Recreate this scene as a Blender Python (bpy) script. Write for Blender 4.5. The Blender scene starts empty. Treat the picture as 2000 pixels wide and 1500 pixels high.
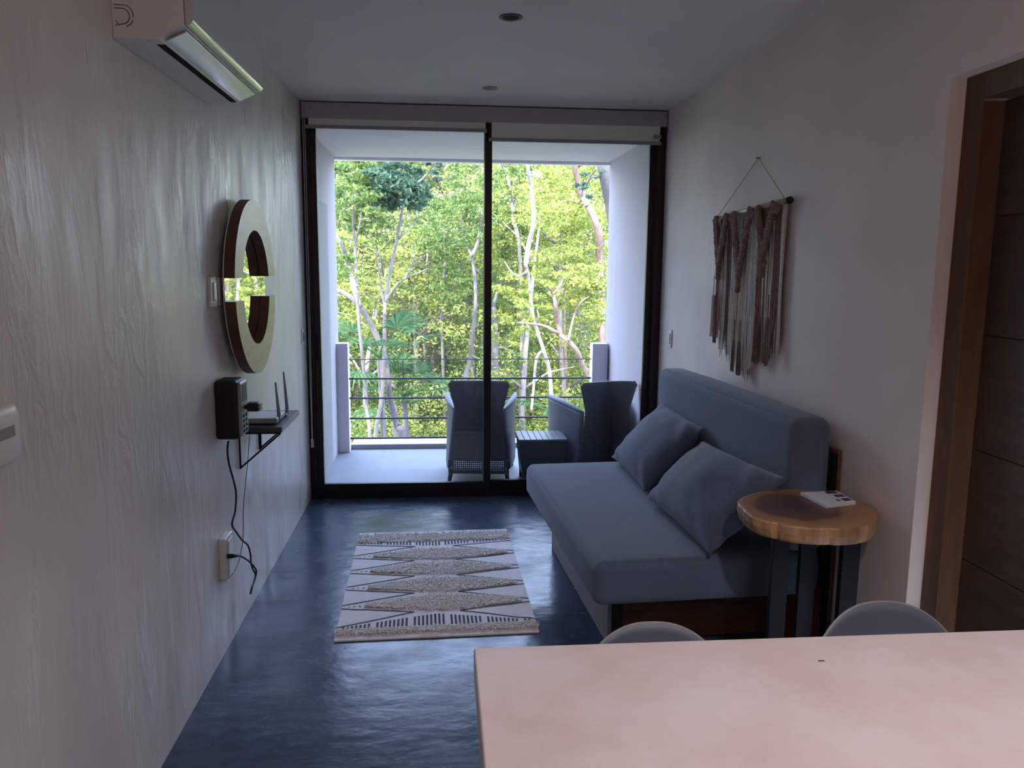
import bpy, math, random
import numpy as np
from mathutils import Vector, Matrix, noise
random.seed(7); RNG = np.random.default_rng(11)
PI = math.pi
C = bpy.context.scene.collection
SC = bpy.context.scene

# ------------------------------------------------------------ camera solve
F = 1545.324
CP = Vector((0.92033, 0.0, 1.63482))
CR = Vector((0.99604733, -0.08833059, 0.00934987))
CU = Vector((0.00371754, 0.14662645, 0.98918495))
CF = Vector((0.08874623, 0.98524027, -0.14637526))
W, D, H = 2.4695, 5.5404, 2.70          # room width, glass wall distance, ceiling height

def at(px, py, ax, val):
    """world point where the sight line of a photo pixel meets the plane axis=val"""
    d = CF + CR * ((px - 1000) / F) + CU * ((750 - py) / F)
    t = (val - CP[ax]) / d[ax]
    return CP + d * t

# ------------------------------------------------------------ mesh builder
class MB:
    def __init__(s): s.v = []; s.f = []; s.m = []; s.mat = 0
    def face(s, idx): s.f.append(idx); s.m.append(s.mat)
    def add(s, vs, fs, M=None):
        o = len(s.v)
        for p in vs: s.v.append(tuple(M @ Vector(p)) if M else tuple(p))
        for f in fs: s.face([i + o for i in f])
        return s
    def box(s, x0, x1, y0, y1, z0, z1, M=None):
        vs = [(x0,y0,z0),(x1,y0,z0),(x1,y1,z0),(x0,y1,z0),(x0,y0,z1),(x1,y0,z1),(x1,y1,z1),(x0,y1,z1)]
        return s.add(vs, [(0,3,2,1),(4,5,6,7),(0,1,5,4),(1,2,6,5),(2,3,7,6),(3,0,4,7)], M)
    def grid(s, P, closed_u=False, closed_v=False, M=None):
        nu, nv = len(P), len(P[0]); o = len(s.v)
        for r in P:
            for p in r: s.v.append(tuple(M @ Vector(p)) if M else tuple(p))
        for i in range(nu if closed_u else nu - 1):
            for j in range(nv if closed_v else nv - 1):
                a, b = o + i*nv + j, o + ((i+1) % nu)*nv + j
                c, d = o + ((i+1) % nu)*nv + (j+1) % nv, o + i*nv + (j+1) % nv
                s.face([a, b, c, d])
        return s
    def tube(s, pts, r, n=8, caps=True):
        pts = [Vector(p) for p in pts]
        if not hasattr(r, '__len__'): r = [r] * len(pts)
        o = len(s.v); up = None
        for i, p in enumerate(pts):
            a = pts[max(i-1, 0)]; b = pts[min(i+1, len(pts)-1)]
            t = (b - a)
            t = t.normalized() if t.length > 1e-9 else Vector((0,0,1))
            if up is None:
                up = Vector((0,0,1)) if abs(t.z) < .9 else Vector((1,0,0))
            up = (up - t * up.dot(t))
            up = up.normalized() if up.length > 1e-6 else t.orthogonal().normalized()
            q = t.cross(up)
            for k in range(n):
                an = 2*PI*k/n
                s.v.append(tuple(p + (up*math.cos(an) + q*math.sin(an)) * r[i]))
        for i in range(len(pts)-1):
            for k in range(n):
                k2 = (k+1) % n
                s.face([o+i*n+k, o+i*n+k2, o+(i+1)*n+k2, o+(i+1)*n+k])
        if caps:
            s.face([o+k for k in range(n)][::-1]); s.face([o+(len(pts)-1)*n+k for k in range(n)])
        return s
    def lathe(s, prof, n=32, M=None):
        o = len(s.v)
        for (r, z) in prof:
            for k in range(n):
                a = 2*PI*k/n; p = (r*math.cos(a), r*math.sin(a), z)
                s.v.append(tuple(M @ Vector(p)) if M else p)
        for i in range(len(prof)-1):
            for k in range(n):
                k2 = (k+1) % n
                s.face([o+i*n+k, o+i*n+k2, o+(i+1)*n+k2, o+(i+1)*n+k])
        s.face([o+k for k in range(n)][::-1]); s.face([o+(len(prof)-1)*n+k for k in range(n)])
        return s
    def prism(s, outl, z0, z1, M=None):
        n = len(outl)
        vs = [(x, y, z0) for x, y in outl] + [(x, y, z1) for x, y in outl]
        fs = [tuple(range(n))[::-1], tuple(range(n, 2*n))] + [(i, (i+1) % n, n+(i+1) % n, n+i) for i in range(n)]
        return s.add(vs, fs, M)
    def build(s, name, mats, parent=None, smooth=False, bevel=0, seg=2, subsurf=0, solid=0, world=True):
        me = bpy.data.meshes.new(name)
        vs = s.v
        if parent is not None and world:
            Mi = wmat(parent).inverted(); vs = [tuple(Mi @ Vector(p)) for p in s.v]
        me.from_pydata(vs, [], s.f)
        if not isinstance(mats, (list, tuple)): mats = [mats]
        for m in mats: me.materials.append(m)
        me.polygons.foreach_set('material_index', s.m)
        if smooth: me.polygons.foreach_set('use_smooth', [True]*len(me.polygons))
        me.validate(); me.update()
        o = bpy.data.objects.new(name, me); C.objects.link(o)
        if parent is not None: o.parent = parent
        if solid:
            md = o.modifiers.new('thick', 'SOLIDIFY'); md.thickness = solid; md.offset = 0
        if bevel:
            md = o.modifiers.new('bev', 'BEVEL'); md.width = bevel; md.segments = seg
            md.limit_method = 'ANGLE'; md.angle_limit = math.radians(40)
            for p in me.polygons: p.use_smooth = True
            md2 = o.modifiers.new('wn', 'WEIGHTED_NORMAL'); md2.keep_sharp = True
        if subsurf:
            md = o.modifiers.new('sub', 'SUBSURF'); md.levels = subsurf; md.render_levels = subsurf
        return o

def wmat(o):
    M = o.matrix_basis.copy()
    while o.parent: o = o.parent; M = o.matrix_basis @ M
    return M
def tag(o, label=None, cat=None, group=None, kind=None):
    if label: o['label'] = label
    if cat: o['category'] = cat
    if group: o['group'] = group
    if kind: o['kind'] = kind
    return o
def thing(name, loc=(0,0,0), rz=0, label=None, cat=None, group=None, kind=None):
    o = bpy.data.objects.new(name, None); C.objects.link(o)
    o.location = loc; o.rotation_euler = (0, 0, rz); o.empty_display_size = .05
    return tag(o, label, cat, group, kind)
def struct(mb, name, mats, parent=None, **k):
    o = mb.build(name, mats, parent, **k); o['kind'] = 'structure'; return o

# ------------------------------------------------------------ materials
def newmat(name):
    m = bpy.data.materials.new(name); m.use_nodes = True
    nt = m.node_tree; b = nt.nodes['Principled BSDF']
    return m, nt, b
def N(nt, t, **k):
    n = nt.nodes.new(t)
    for a, v in k.items(): setattr(n, a, v)
    return n
def mat(name, col, rough=.6, metal=0, var=0, vscale=8, stretch=(1,1,1), bump=0, bscale=60, bstretch=None, col2=None,
        spec=.5, sheen=0, rvar=0, detail=5, coat=0, lo=.35, hi=.65, bdist=.01):
    m, nt, b = newmat(name); L = nt.links.new
    b.inputs['Base Color'].default_value = (*col, 1); b.inputs['Roughness'].default_value = rough
    b.inputs['Metallic'].default_value = metal; b.inputs['Specular IOR Level'].default_value = spec
    if sheen: b.inputs['Sheen Weight'].default_value = sheen
    if coat: b.inputs['Coat Weight'].default_value = coat; b.inputs['Coat Roughness'].default_value = .1
    tc = N(nt, 'ShaderNodeTexCoord')
    if var or col2 or rvar:
        mp = N(nt, 'ShaderNodeMapping'); mp.inputs['Scale'].default_value = stretch
        L(tc.outputs['Object'], mp.inputs['Vector'])
        nz = N(nt, 'ShaderNodeTexNoise'); nz.inputs['Scale'].default_value = vscale; nz.inputs['Detail'].default_value = detail
        nz.inputs['Roughness'].default_value = .6
        L(mp.outputs[0], nz.inputs['Vector'])
        mr = N(nt, 'ShaderNodeMapRange'); mr.inputs[1].default_value = lo; mr.inputs[2].default_value = hi
        L(nz.outputs[0], mr.inputs[0])
        if col2 is None: col2 = tuple(c*(1-var) for c in col)
        mx = N(nt, 'ShaderNodeMix', data_type='RGBA')
        mx.inputs['A'].default_value = (*col, 1); mx.inputs['B'].default_value = (*col2, 1)
        L(mr.outputs[0], mx.inputs['Factor']); L(mx.outputs['Result'], b.inputs['Base Color'])
        if rvar:
            m2 = N(nt, 'ShaderNodeMapRange'); m2.inputs[1].default_value = lo; m2.inputs[2].default_value = hi
            m2.inputs[3].default_value = rough-rvar; m2.inputs[4].default_value = rough+rvar
            L(nz.outputs[0], m2.inputs[0]); L(m2.outputs[0], b.inputs['Roughness'])
    if bump:
        mp = N(nt, 'ShaderNodeMapping'); mp.inputs['Scale'].default_value = bstretch or stretch
        L(tc.outputs['Object'], mp.inputs['Vector'])
        nz = N(nt, 'ShaderNodeTexNoise'); nz.inputs['Scale'].default_value = bscale; nz.inputs['Detail'].default_value = 4
        L(mp.outputs[0], nz.inputs['Vector'])
        bp = N(nt, 'ShaderNodeBump'); bp.inputs['Strength'].default_value = bump; bp.inputs['Distance'].default_value = bdist
        L(nz.outputs[0], bp.inputs['Height']); L(bp.outputs[0], b.inputs['Normal'])
    return m

M = {}
def trowelled(name, c1, c2):
    """hand-trowelled burnished cement: soft tone clouds, upright strokes and crumpled ridges"""
    m, nt, b = newmat(name); L = nt.links.new; b.inputs['Specular IOR Level'].default_value = .5
    tc = N(nt, 'ShaderNodeTexCoord')
    def nz(sc, st, det=6, dist=0):
        mp = N(nt, 'ShaderNodeMapping'); mp.inputs['Scale'].default_value = st; L(tc.outputs['Object'], mp.inputs[0])
        n_ = N(nt, 'ShaderNodeTexNoise'); n_.inputs['Scale'].default_value = sc; n_.inputs['Detail'].default_value = det
        n_.inputs['Distortion'].default_value = dist; L(mp.outputs[0], n_.inputs['Vector']); return n_.outputs[0]
    def rng(x, a, b_, c, d):
        r = N(nt, 'ShaderNodeMapRange'); r.inputs[1].default_value = a; r.inputs[2].default_value = b_; r.inputs[3].default_value = c; r.inputs[4].default_value = d
        L(x, r.inputs[0]); return r.outputs[0]
    def mth(op, x, y):
        q = N(nt, 'ShaderNodeMath', operation=op)
        for k, v in enumerate((x, y)):
            if isinstance(v, (int, float)): q.inputs[k].default_value = v
            else: L(v, q.inputs[k])
        return q.outputs[0]
    tone = nz(1.5, (1,1.6,.8), 8)
    mx = N(nt, 'ShaderNodeMix', data_type='RGBA'); mx.inputs['A'].default_value = (*c1,1); mx.inputs['B'].default_value = (*c2,1)
    L(rng(tone, .35, .65, 0, 1), mx.inputs['Factor']); L(mx.outputs['Result'], b.inputs['Base Color'])
    stroke = nz(4.2, (1,1.8,.5), 4, .8); crumple = nz(9, (1,1.5,.7), 4, 1.6); sz = N(nt, 'ShaderNodeSeparateXYZ'); L(tc.outputs['Object'], sz.inputs[0]); mask = mth('MULTIPLY', rng(nz(1.3, (1,1,1), 2), .42, .60, 0, 1), rng(sz.outputs['Z'], .85, 1.35, .12, 1))
    h = mth('ADD', mth('MULTIPLY', stroke, .55), mth('MULTIPLY', mth('MULTIPLY', crumple, mask), .65))
    bp = N(nt, 'ShaderNodeBump'); bp.inputs['Strength'].default_value = .55; bp.inputs['Distance'].default_value = .022
    L(h, bp.inputs['Height']); L(bp.outputs[0], b.inputs['Normal'])
    L(rng(nz(3, (1,2,.6), 6), .35, .65, .27, .50), b.inputs['Roughness'])
    return m
M['wall_l'] = trowelled('polished_cement_wall', (.76,.735,.675), (.66,.64,.595))
M['wall_r'] = mat('smooth_cement_wall', (.77,.68,.63), .62, var=.10, vscale=1.6, bump=.15, bscale=6, rvar=.05, bdist=.01)
M['ceil'] = mat('ceiling_plaster', (.80,.765,.775), .75, var=.06, vscale=1.5)
M['floor'] = mat('blue_grey_polished_cement', (.070,.104,.160), .24, col2=(.040,.060,.096), vscale=2.6, stretch=(1,1.6,1), bump=.22, bscale=9, bstretch=(1,1.5,1), rvar=.09, detail=9, bdist=.01, lo=.38, hi=.66, spec=.13)
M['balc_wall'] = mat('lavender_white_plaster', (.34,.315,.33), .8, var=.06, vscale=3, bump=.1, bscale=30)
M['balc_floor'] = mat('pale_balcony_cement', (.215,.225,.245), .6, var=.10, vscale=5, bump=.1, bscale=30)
M['soffit'] = mat('light_raised_soffit_plaster', (.74,.71,.72), .8, var=.05, vscale=3)  # colour raised above the balcony walls in place of light from below
M['pillar'] = mat('light_raised_pillar_plaster', (.66,.62,.68), .8, var=.05, vscale=3)  # lighter than the balcony walls, standing in for bounced light on the pillars
M['grey_panel'] = mat('grey_cement_panel', (.22,.22,.22), .7, var=.12, vscale=6)
M['frame'] = mat('dark_bronze_aluminium', (.022,.012,.013), .35, metal=.3, var=.2, vscale=4)
M['black'] = mat('black_painted_steel', (.008,.009,.013), .6, spec=.25)
M['rail'] = mat('black_steel_rail', (.02,.02,.024), .4, metal=.4)
M['valance'] = mat('taupe_blind_cassette', (.42,.39,.39), .6, var=.05, vscale=3)
M['blindfab'] = mat('off_white_blind_fabric', (.74,.74,.68), .9, bump=.1, bscale=300)
M['hembar'] = mat('grey_hem_bar', (.28,.28,.29), .45)
M['whiteplast'] = mat('white_plastic', (.80,.80,.78), .32, var=.03, vscale=5)
M['acwhite'] = mat('air_conditioner_white', (.74,.74,.76), .38)
M['acgloss'] = mat('glossy_silver_panel', (.70,.72,.72), .10, metal=.55)
M['dark'] = mat('dark_slot', (.006,.006,.007), .7, spec=.1)
M['greyline'] = mat('grey_moulded_line', (.10,.10,.11), .5)
M['blackplast'] = mat('black_plastic', (.007,.007,.008), .5)
M['greyplast'] = mat('grey_plastic', (.30,.30,.29), .35)
M['router'] = mat('router_grey_plastic', (.34,.34,.42), .35)
M['shelfwood'] = mat('dark_shelf_board', (.07,.065,.065), .5, var=.3, vscale=20)
M['shelfedge'] = mat('pale_shelf_edge', (.50,.49,.46), .6)
M['mirror'] = mat('mirror_silver', (.92,.93,.92), .015, metal=1)
M['sofa'] = mat('blue_grey_linen', (.105,.145,.215), .92, var=.12, vscale=90, bump=.25, bscale=500, sheen=.25, bdist=.002)
M['pillow'] = mat('dark_slate_linen', (.085,.115,.175), .92, var=.15, vscale=60, bump=.25, bscale=450, sheen=.25, bdist=.002)
M['wood_d'] = mat('reddish_brown_wood', (.20,.075,.035), .45, col2=(.10,.035,.018), vscale=6, stretch=(1,1,8), bump=.1, bscale=20)
M['wood_h'] = mat('reddish_brown_plank', (.20,.085,.040), .45, col2=(.085,.032,.016), vscale=5, stretch=(.8,.8,7), bump=.1, bscale=20)
M['blackwood'] = mat('dark_stained_post', (.018,.010,.008), .5)
M['doorwood'] = mat('dark_door_wood', (.075,.040,.022), .55, col2=(.05,.026,.015), vscale=7, stretch=(1,1,5), bump=.1, bscale=25)
M['casing'] = mat('honey_brown_casing', (.125,.062,.025), .55, col2=(.085,.04,.017), vscale=6, stretch=(4,4,.7))
M['counter'] = mat('pinkish_polished_cement', (.68,.615,.62), .42, col2=(.60,.505,.49), vscale=4.5, rvar=.08, detail=9, bump=.05, bscale=12)
M['stool'] = mat('matt_grey_shell', (.13,.15,.20), .5, var=.04, vscale=5)
M['stoolrim'] = mat('pale_grey_shell_rim', (.30,.30,.30), .5)
M['stoolleg'] = mat('beech_leg', (.42,.27,.14), .5, col2=(.34,.2,.1), vscale=10, stretch=(6,6,1))
M['yarn_b'] = mat('rose_brown_yarn', (.34,.22,.19), .95, col2=(.22,.135,.115), vscale=40, bump=.3, bscale=300)
M['yarn_c'] = mat('cream_yarn', (.86,.82,.76), .95, var=.2, vscale=40, bump=.3, bscale=300)
M['rod'] = mat('bamboo_rod', (.52,.45,.33), .35, var=.3, vscale=15)
M['rodend'] = mat('dark_rod_end', (.03,.012,.010), .5)
M['twine'] = mat('beige_twine', (.50,.46,.37), .9)
M['rug'] = mat('cream_cotton_weave', (.90,.85,.86), .95, var=.08, vscale=40, bump=.3, bscale=260, bdist=.003)
M['rugline'] = mat('charcoal_rug_print', (.07,.075,.09), .95)
M['shag'] = mat('beige_wool_tuft', (.94,.90,.86), .95, col2=(.76,.68,.60), vscale=70)
M['wicker'] = mat('dark_wicker', (.018,.020,.028), .55, var=.25, vscale=40)
M['wickarm'] = mat('grey_blue_wicker', (.10,.115,.15), .5, var=.25, vscale=40)
M['slat'] = mat('grey_slat_top', (.13,.13,.145), .4, var=.1, vscale=8)
M['bark_g'] = mat('pale_grey_bark', (.135,.115,.10), .85, col2=(.08,.068,.058), vscale=9, stretch=(2,2,.5), bump=.4, bscale=20, bdist=.02)
M['bark_w'] = mat('white_bark', (.27,.235,.20), .85, col2=(.17,.14,.115), vscale=8, stretch=(2,2,.5), bump=.3, bscale=20, bdist=.02)
M['bark_r'] = mat('reddish_bark', (.175,.115,.085), .8, col2=(.105,.068,.052), vscale=8, stretch=(2,2,.5), bump=.3, bscale=20, bdist=.02)
M['bark_d'] = mat('dark_bark', (.07,.06,.058), .85, col2=(.055,.05,.05), vscale=8, stretch=(2,2,.5), bump=.4, bscale=20, bdist=.02)
M['ground'] = mat('forest_floor', (.12,.10,.06), .95, col2=(.07,.09,.035), vscale=2.5, bump=.5, bscale=12, bdist=.05)
M['bookw'] = mat('white_book_cover', (.74,.75,.82), .3, var=.08, vscale=60)
M['bookd'] = mat('dark_cover_photos', (.05,.045,.09), .35)
M['lampglass'] = mat('frosted_lamp_lens', (.62,.63,.66), .4)
M['canin'] = mat('dark_lamp_can', (.05,.05,.055), .5)

# braided weave bump for the wicker
def wickermat(name, col, sc=95):
    m, nt, b = newmat(name); L = nt.links.new
    b.inputs['Roughness'].default_value = .5
    tc = N(nt, 'ShaderNodeTexCoord')
    ck = N(nt, 'ShaderNodeTexChecker'); ck.inputs['Scale'].default_value = sc
    ck.inputs['Color1'].default_value = (*col, 1); ck.inputs['Color2'].default_value = (*[c*.55 for c in col], 1)
    L(tc.outputs['Object'], ck.inputs['Vector']); L(ck.outputs['Color'], b.inputs['Base Color'])
    bp = N(nt, 'ShaderNodeBump'); bp.inputs['Strength'].default_value = .5; bp.inputs['Distance'].default_value = .004
    L(ck.outputs['Fac'], bp.inputs['Height']); L(bp.outputs[0], b.inputs['Normal'])
    return m
M['weave'] = wickermat('woven_dark_wicker', (.024,.027,.038))
M['weavearm'] = wickermat('woven_grey_wicker', (.07,.08,.11))

# glass: clear sheet with fresnel reflections
m, nt, b = newmat('clear_glass'); nt.nodes.remove(b)
tr = N(nt, 'ShaderNodeBsdfTransparent'); tr.inputs[0].default_value = (.975,.985,.98,1)
gl = N(nt, 'ShaderNodeBsdfGlossy'); gl.inputs['Roughness'].default_value = .005
fr = N(nt, 'ShaderNodeFresnel'); fr.inputs[0].default_value = 1.4
mx = N(nt, 'ShaderNodeMixShader'); nt.links.new(fr.outputs[0], mx.inputs[0]); nt.links.new(tr.outputs[0], mx.inputs[1]); nt.links.new(gl.outputs[0], mx.inputs[2])
du = N(nt, 'ShaderNodeBsdfTranslucent'); du.inputs[0].default_value = (.9,.9,.9,1)
md_ = N(nt, 'ShaderNodeMixShader'); md_.inputs[0].default_value = .005; nt.links.new(mx.outputs[0], md_.inputs[1]); nt.links.new(du.outputs[0], md_.inputs[2])
nt.links.new(md_.outputs[0], nt.nodes['Material Output'].inputs[0]); M['glass'] = m

# ring-figured wood for the log slice
m, nt, b = newmat('log_slice_wood'); L = nt.links.new
tc = N(nt, 'ShaderNodeTexCoord'); mp = N(nt, 'ShaderNodeMapping'); mp.inputs['Location'].default_value = (.035,-.01,0); mp.inputs['Scale'].default_value = (1,1,0)
L(tc.outputs['Object'], mp.inputs[0])
nz = N(nt, 'ShaderNodeTexNoise'); nz.inputs['Scale'].default_value = 7; nz.inputs['Detail'].default_value = 4
L(mp.outputs[0], nz.inputs['Vector'])
vl = N(nt, 'ShaderNodeVectorMath', operation='LENGTH'); L(mp.outputs[0], vl.inputs[0])
ad = N(nt, 'ShaderNodeMath', operation='MULTIPLY_ADD'); ad.inputs[1].default_value = .09; L(nz.outputs[0], ad.inputs[0]); L(vl.outputs['Value'], ad.inputs[2])
cr = N(nt, 'ShaderNodeValToRGB'); L(ad.outputs[0], cr.inputs[0])
e = cr.color_ramp.elements; e[0].position = .06; e[0].color = (.07,.03,.022,1); e[1].position = .30; e[1].color = (.36,.195,.085,1)
x = cr.color_ramp.elements.new(.190); x.color = (.125,.055,.035,1); x = cr.color_ramp.elements.new(.210); x.color = (.27,.135,.060,1)
L(cr.outputs[0], b.inputs['Base Color']); b.inputs['Roughness'].default_value = .38; M['slice'] = m
M['sliceedge'] = mat('live_edge_wood', (.50,.29,.14), .5, col2=(.24,.115,.055), vscale=14, stretch=(1,1,.25), bump=.5, bscale=22, bstretch=(1,1,.25), bdist=.01)
M['ringwood'] = mat('pale_mirror_frame_wood', (.52,.42,.26), .33, col2=(.42,.31,.17), vscale=3, stretch=(1,1,7))
M['ringside'] = mat('dark_mirror_frame_side', (.13,.055,.028), .5, var=.3, vscale=10)

def leafmat(name, cols, trans=.48):
    m, nt, b = newmat(name); L = nt.links.new; nt.nodes.remove(b)
    g = N(nt, 'ShaderNodeNewGeometry'); cr = N(nt, 'ShaderNodeValToRGB'); L(g.outputs['Random Per Island'], cr.inputs[0])
    el = cr.color_ramp.elements
    while len(el) < len(cols): el.new(.5)
    for i, c in enumerate(cols): el[i].position = i/(len(cols)-1); el[i].color = (*c, 1)
    d = N(nt, 'ShaderNodeBsdfDiffuse'); t = N(nt, 'ShaderNodeBsdfTranslucent'); mx = N(nt, 'ShaderNodeMixShader')
    mx.inputs[0].default_value = trans
    L(cr.outputs[0], d.inputs[0]); L(cr.outputs[0], t.inputs[0]); L(d.outputs[0], mx.inputs[1]); L(t.outputs[0], mx.inputs[2])
    L(mx.outputs[0], nt.nodes['Material Output'].inputs[0]); return m
M['lf_green'] = leafmat('mid_green_leaves', [(.055,.095,.026),(.095,.15,.042),(.155,.215,.062),(.25,.29,.10)])
M['lf_yell'] = leafmat('yellow_green_leaves', [(0.12, 0.16, 0.03), (0.21, 0.255, 0.05), (0.32, 0.345, 0.085), (0.43, 0.41, 0.14)])
M['lf_dark'] = leafmat('blue_green_leaves', [(0.028, 0.058, 0.036), (0.048, 0.09, 0.056), (0.08, 0.135, 0.08), (0.14, 0.2, 0.11)])
M['lf_brown'] = leafmat('dry_pinkish_leaves', [(0.2, 0.15, 0.09), (0.3, 0.235, 0.15), (0.22, 0.25, 0.08), (0.36, 0.31, 0.19)])
M['lf_palm'] = leafmat('palm_blades', [(.02,.05,.022),(.04,.085,.035),(.07,.125,.055)], .25)

# ------------------------------------------------------------ the setting
YB = -2.8
struct(MB().box(-.02, W+.02, YB, D+.06, -.12, 0), 'floor', M['floor'])
struct(MB().box(-.30, W+.30, YB-.2, D+.08, H, H+.25), 'ceiling', M['ceil'])
struct(MB().box(-.18, 0, YB, D+.06, -.12, H), 'wall_left', M['wall_l'])
struct(MB().box(-.18, W+.18, YB-.15, YB, -.12, H), 'wall_back', M['wall_r'])
DY0, DY1, DZ = 1.42, 2.391, 2.217                 # the doorway in the right wall
wr = MB(); wr.box(W, W+.18, DY1, D+.06, -.12, H); wr.box(W, W+.18, YB, DY0, -.12, H); wr.box(W, W+.18, DY0, DY1, DZ, H)
struct(wr, 'wall_right', M['wall_r'])
# brown door set back in its reveal
d1 = thing('door_1', (W+.05, (DY0+DY1)/2, 0), kind='structure')
XC = W+.05
dc = MB(); dc.box(XC, XC+.125, DY1-.085, DY1, 0, DZ); dc.box(XC, XC+.125, DY0, DY0+.085, 0, DZ); dc.box(XC, XC+.125, DY0+.085, DY1-.085, DZ-.075, DZ)
dc.build('door_casing', M['casing'], d1, bevel=.003)
dl = MB(); zs = [0.005, .36, .72, 1.08, 1.44, 1.80, DZ-.078]
for a, b_ in zip(zs[:-1], zs[1:]): dl.box(XC+.07, XC+.115, DY0+.088, DY1-.088, a+.002, b_-.002)
dl.box(XC+.078, XC+.12, DY0+.09, DY1-.09, .005, DZ-.08)
dl.build('door_leaf', M['doorwood'], d1)
dh = MB(); dh.tube([(XC+.07,DY0+.15,1.0),(XC+.02,DY0+.15,1.0),(XC+.02,DY0+.28,1.0)], .009, 10); dh.build('door_handle', M['greyplast'], d1, smooth=True)
# lintel above the glass doors
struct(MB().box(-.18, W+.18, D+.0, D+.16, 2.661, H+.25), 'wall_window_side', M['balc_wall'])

# balcony shell
YE = 7.10; BX0, BX1 = .012, 2.412; BZ = 2.56
struct(MB().box(-.6, 3.0, D+.06, 7.32, -.25, 0.0), 'trim_balcony_floor', M['balc_floor'])
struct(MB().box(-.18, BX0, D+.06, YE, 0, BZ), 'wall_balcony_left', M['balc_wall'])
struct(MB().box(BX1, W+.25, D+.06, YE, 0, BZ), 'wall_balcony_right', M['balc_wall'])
bc = MB(); bc.box(-.6, 3.1, D+.16, YE+.02, BZ, BZ+.4); bc.box(-.6, 3.1, YE+.02, YE+.10, BZ-.025, BZ+.4)
struct(bc, 'trim_balcony_soffit', M['soffit'])
struct(MB().box(BX0, BX0+.028, 5.68, 6.40, .0, 2.10), 'trim_grey_panel', M['grey_panel'], bevel=.004)
# low end pillars and kerb
for nm, x0, x1 in (('trim_pillar_left', -.02, .112), ('trim_pillar_right', 2.262, 2.40)):
    struct(MB().box(x0, x1, YE-.18, YE-.05, 0, .965), nm, M['pillar'], bevel=.004)
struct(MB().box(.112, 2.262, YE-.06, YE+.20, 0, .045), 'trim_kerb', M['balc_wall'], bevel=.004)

# sliding glass door
w1 = thing('window_1', (W/2, D, 0), kind='structure')
FT = 2.66
of = MB(); of.box(.004, .052, D-.03, D+.06, 0, FT); of.box(W-.06, W-.004, D-.03, D+.06, 0, FT); of.box(.045, W-.06, D-.03, D+.06, FT-.05, FT); of.box(.045, W-.06, D-.03, D+.06, 0, .035)
of.build('outer_frame', M['frame'], w1, bevel=.002)
def sash(x0, x1, y, l, r):
    m_ = MB(); m_.box(x0, x0+l, y-.018, y+.018, .036, FT-.052); m_.box(x1-r, x1, y-.018, y+.018, .036, FT-.052)
    m_.box(x0+l, x1-r, y-.018, y+.018, .036, .105); m_.box(x0+l, x1-r, y-.018, y+.018, FT-.10, FT-.052)
    s_ = m_.build('sash_frame', M['frame'], w1, bevel=.002)
    MB().box(x0+l-.004, x1-r+.004, y-.003, y+.003, .103, FT-.098).build('glass_pane', M['glass'], s_)
    return s_
s1 = sash(.053, 1.268, D-.006, .042, .050)
s2 = sash(1.215, W-.062, D+.034, .050, .040)
MB().box(.060, .076, D-.032, D-.022, .98, 1.16).build('pull_handle', M['black'], s1, bevel=.003)

# ------------------------------------------------------------ roller blinds
bl = thing('roller_blind', (W/2, D-.04, 2.585), label='taupe cassette with two short raised roller blinds over the glass doors', cat='blind')
YBL = 5.497
MB().box(.010, W-.006, YBL-.010, D-.032, 2.590, 2.692).build('blind_cassette', M['valance'], bl, bevel=.003)
for (x0, x1, zb) in ((.055, 1.222, 2.548), (1.262, 2.415, 2.492)):
    fb = MB().box(x0, x1, YBL-.002, YBL, zb, 2.592).build('blind_fabric', M['blindfab'], bl)
    MB().box(x0-.02, x1+.012, YBL-.010, YBL+.008, zb-.022, zb).build('hem_bar', M['hembar'], fb, bevel=.003)
MB().box(1.262, 2.415, YBL-.009, YBL-.004, 2.556, 2.592).build('blind_roll_flap', M['blindfab'], bl)
MB().box(2.37, 2.425, YBL-.008, YBL+.006, 2.510, 2.538).build('end_bracket', M['greyplast'], bl, bevel=.002)
MB().box(1.230, 1.240, YBL-.010, YBL+.010, 2.47, 2.592).build('centre_bracket', M['dark'], bl)
MB().box(2.428, 2.436, YBL-.010, YBL+.010, 2.47, 2.592).build('side_bracket', M['dark'], bl)
ch = MB(); ch.tube([(.018,YBL,2.59),(.018,YBL,1.5),(.020,YBL,.44)], .0022, 6); ch.tube([(.030,YBL,2.59),(.030,YBL,1.5),(.024,YBL,.44)], .0022, 6)
chn = ch.build('pull_chain', M['whiteplast'], bl)
MB().box(.012, .032, YBL-.008, YBL+.008, .375, .44).build('chain_weight', M['whiteplast'], chn, bevel=.006)

# ------------------------------------------------------------ switch plates
def plate(name, x, y0, y1, z0, z1, side, label, cat, kind='rocker', dep=.010, group=None):
    s = 1 if side == 'L' else -1
    def bx(m_, a, b_, ya, yb, za, zb):
        xa, xb = x+s*a, x+s*b_
        return m_.box(min(xa,xb), max(xa,xb), ya, yb, za, zb)
    t = thing(name, (x, (y0+y1)/2, (z0+z1)/2), label=label, cat=cat, group=group)
    bx(MB(), 0, dep, y0, y1, z0, z1).build('cover_plate', M['whiteplast'], t, bevel=.003)
    yc, zc = (y0+y1)/2, (z0+z1)/2; dy, dz = (y1-y0)*.24, (z1-z0)*.30
    if kind == 'rocker':
        bx(MB(), dep, dep+.006, yc-dy, yc+dy, zc-dz, zc+dz).build('rocker', M['whiteplast'], t, bevel=.003)
    elif kind == 'slots':
        r = bx(MB(), dep, dep+.003, yc-dy, yc+dy, zc-dz, zc+dz).build('socket_insert', M['greyplast'], t, bevel=.001)
        q = MB()
        for k in (-.6, 0, .6): bx(q, dep+.003, dep+.0042, yc-dy*.5, yc+dy*.5, zc+k*dz-.006, zc+k*dz+.006)
        q.build('slot', M['dark'], r)
    return t
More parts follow.
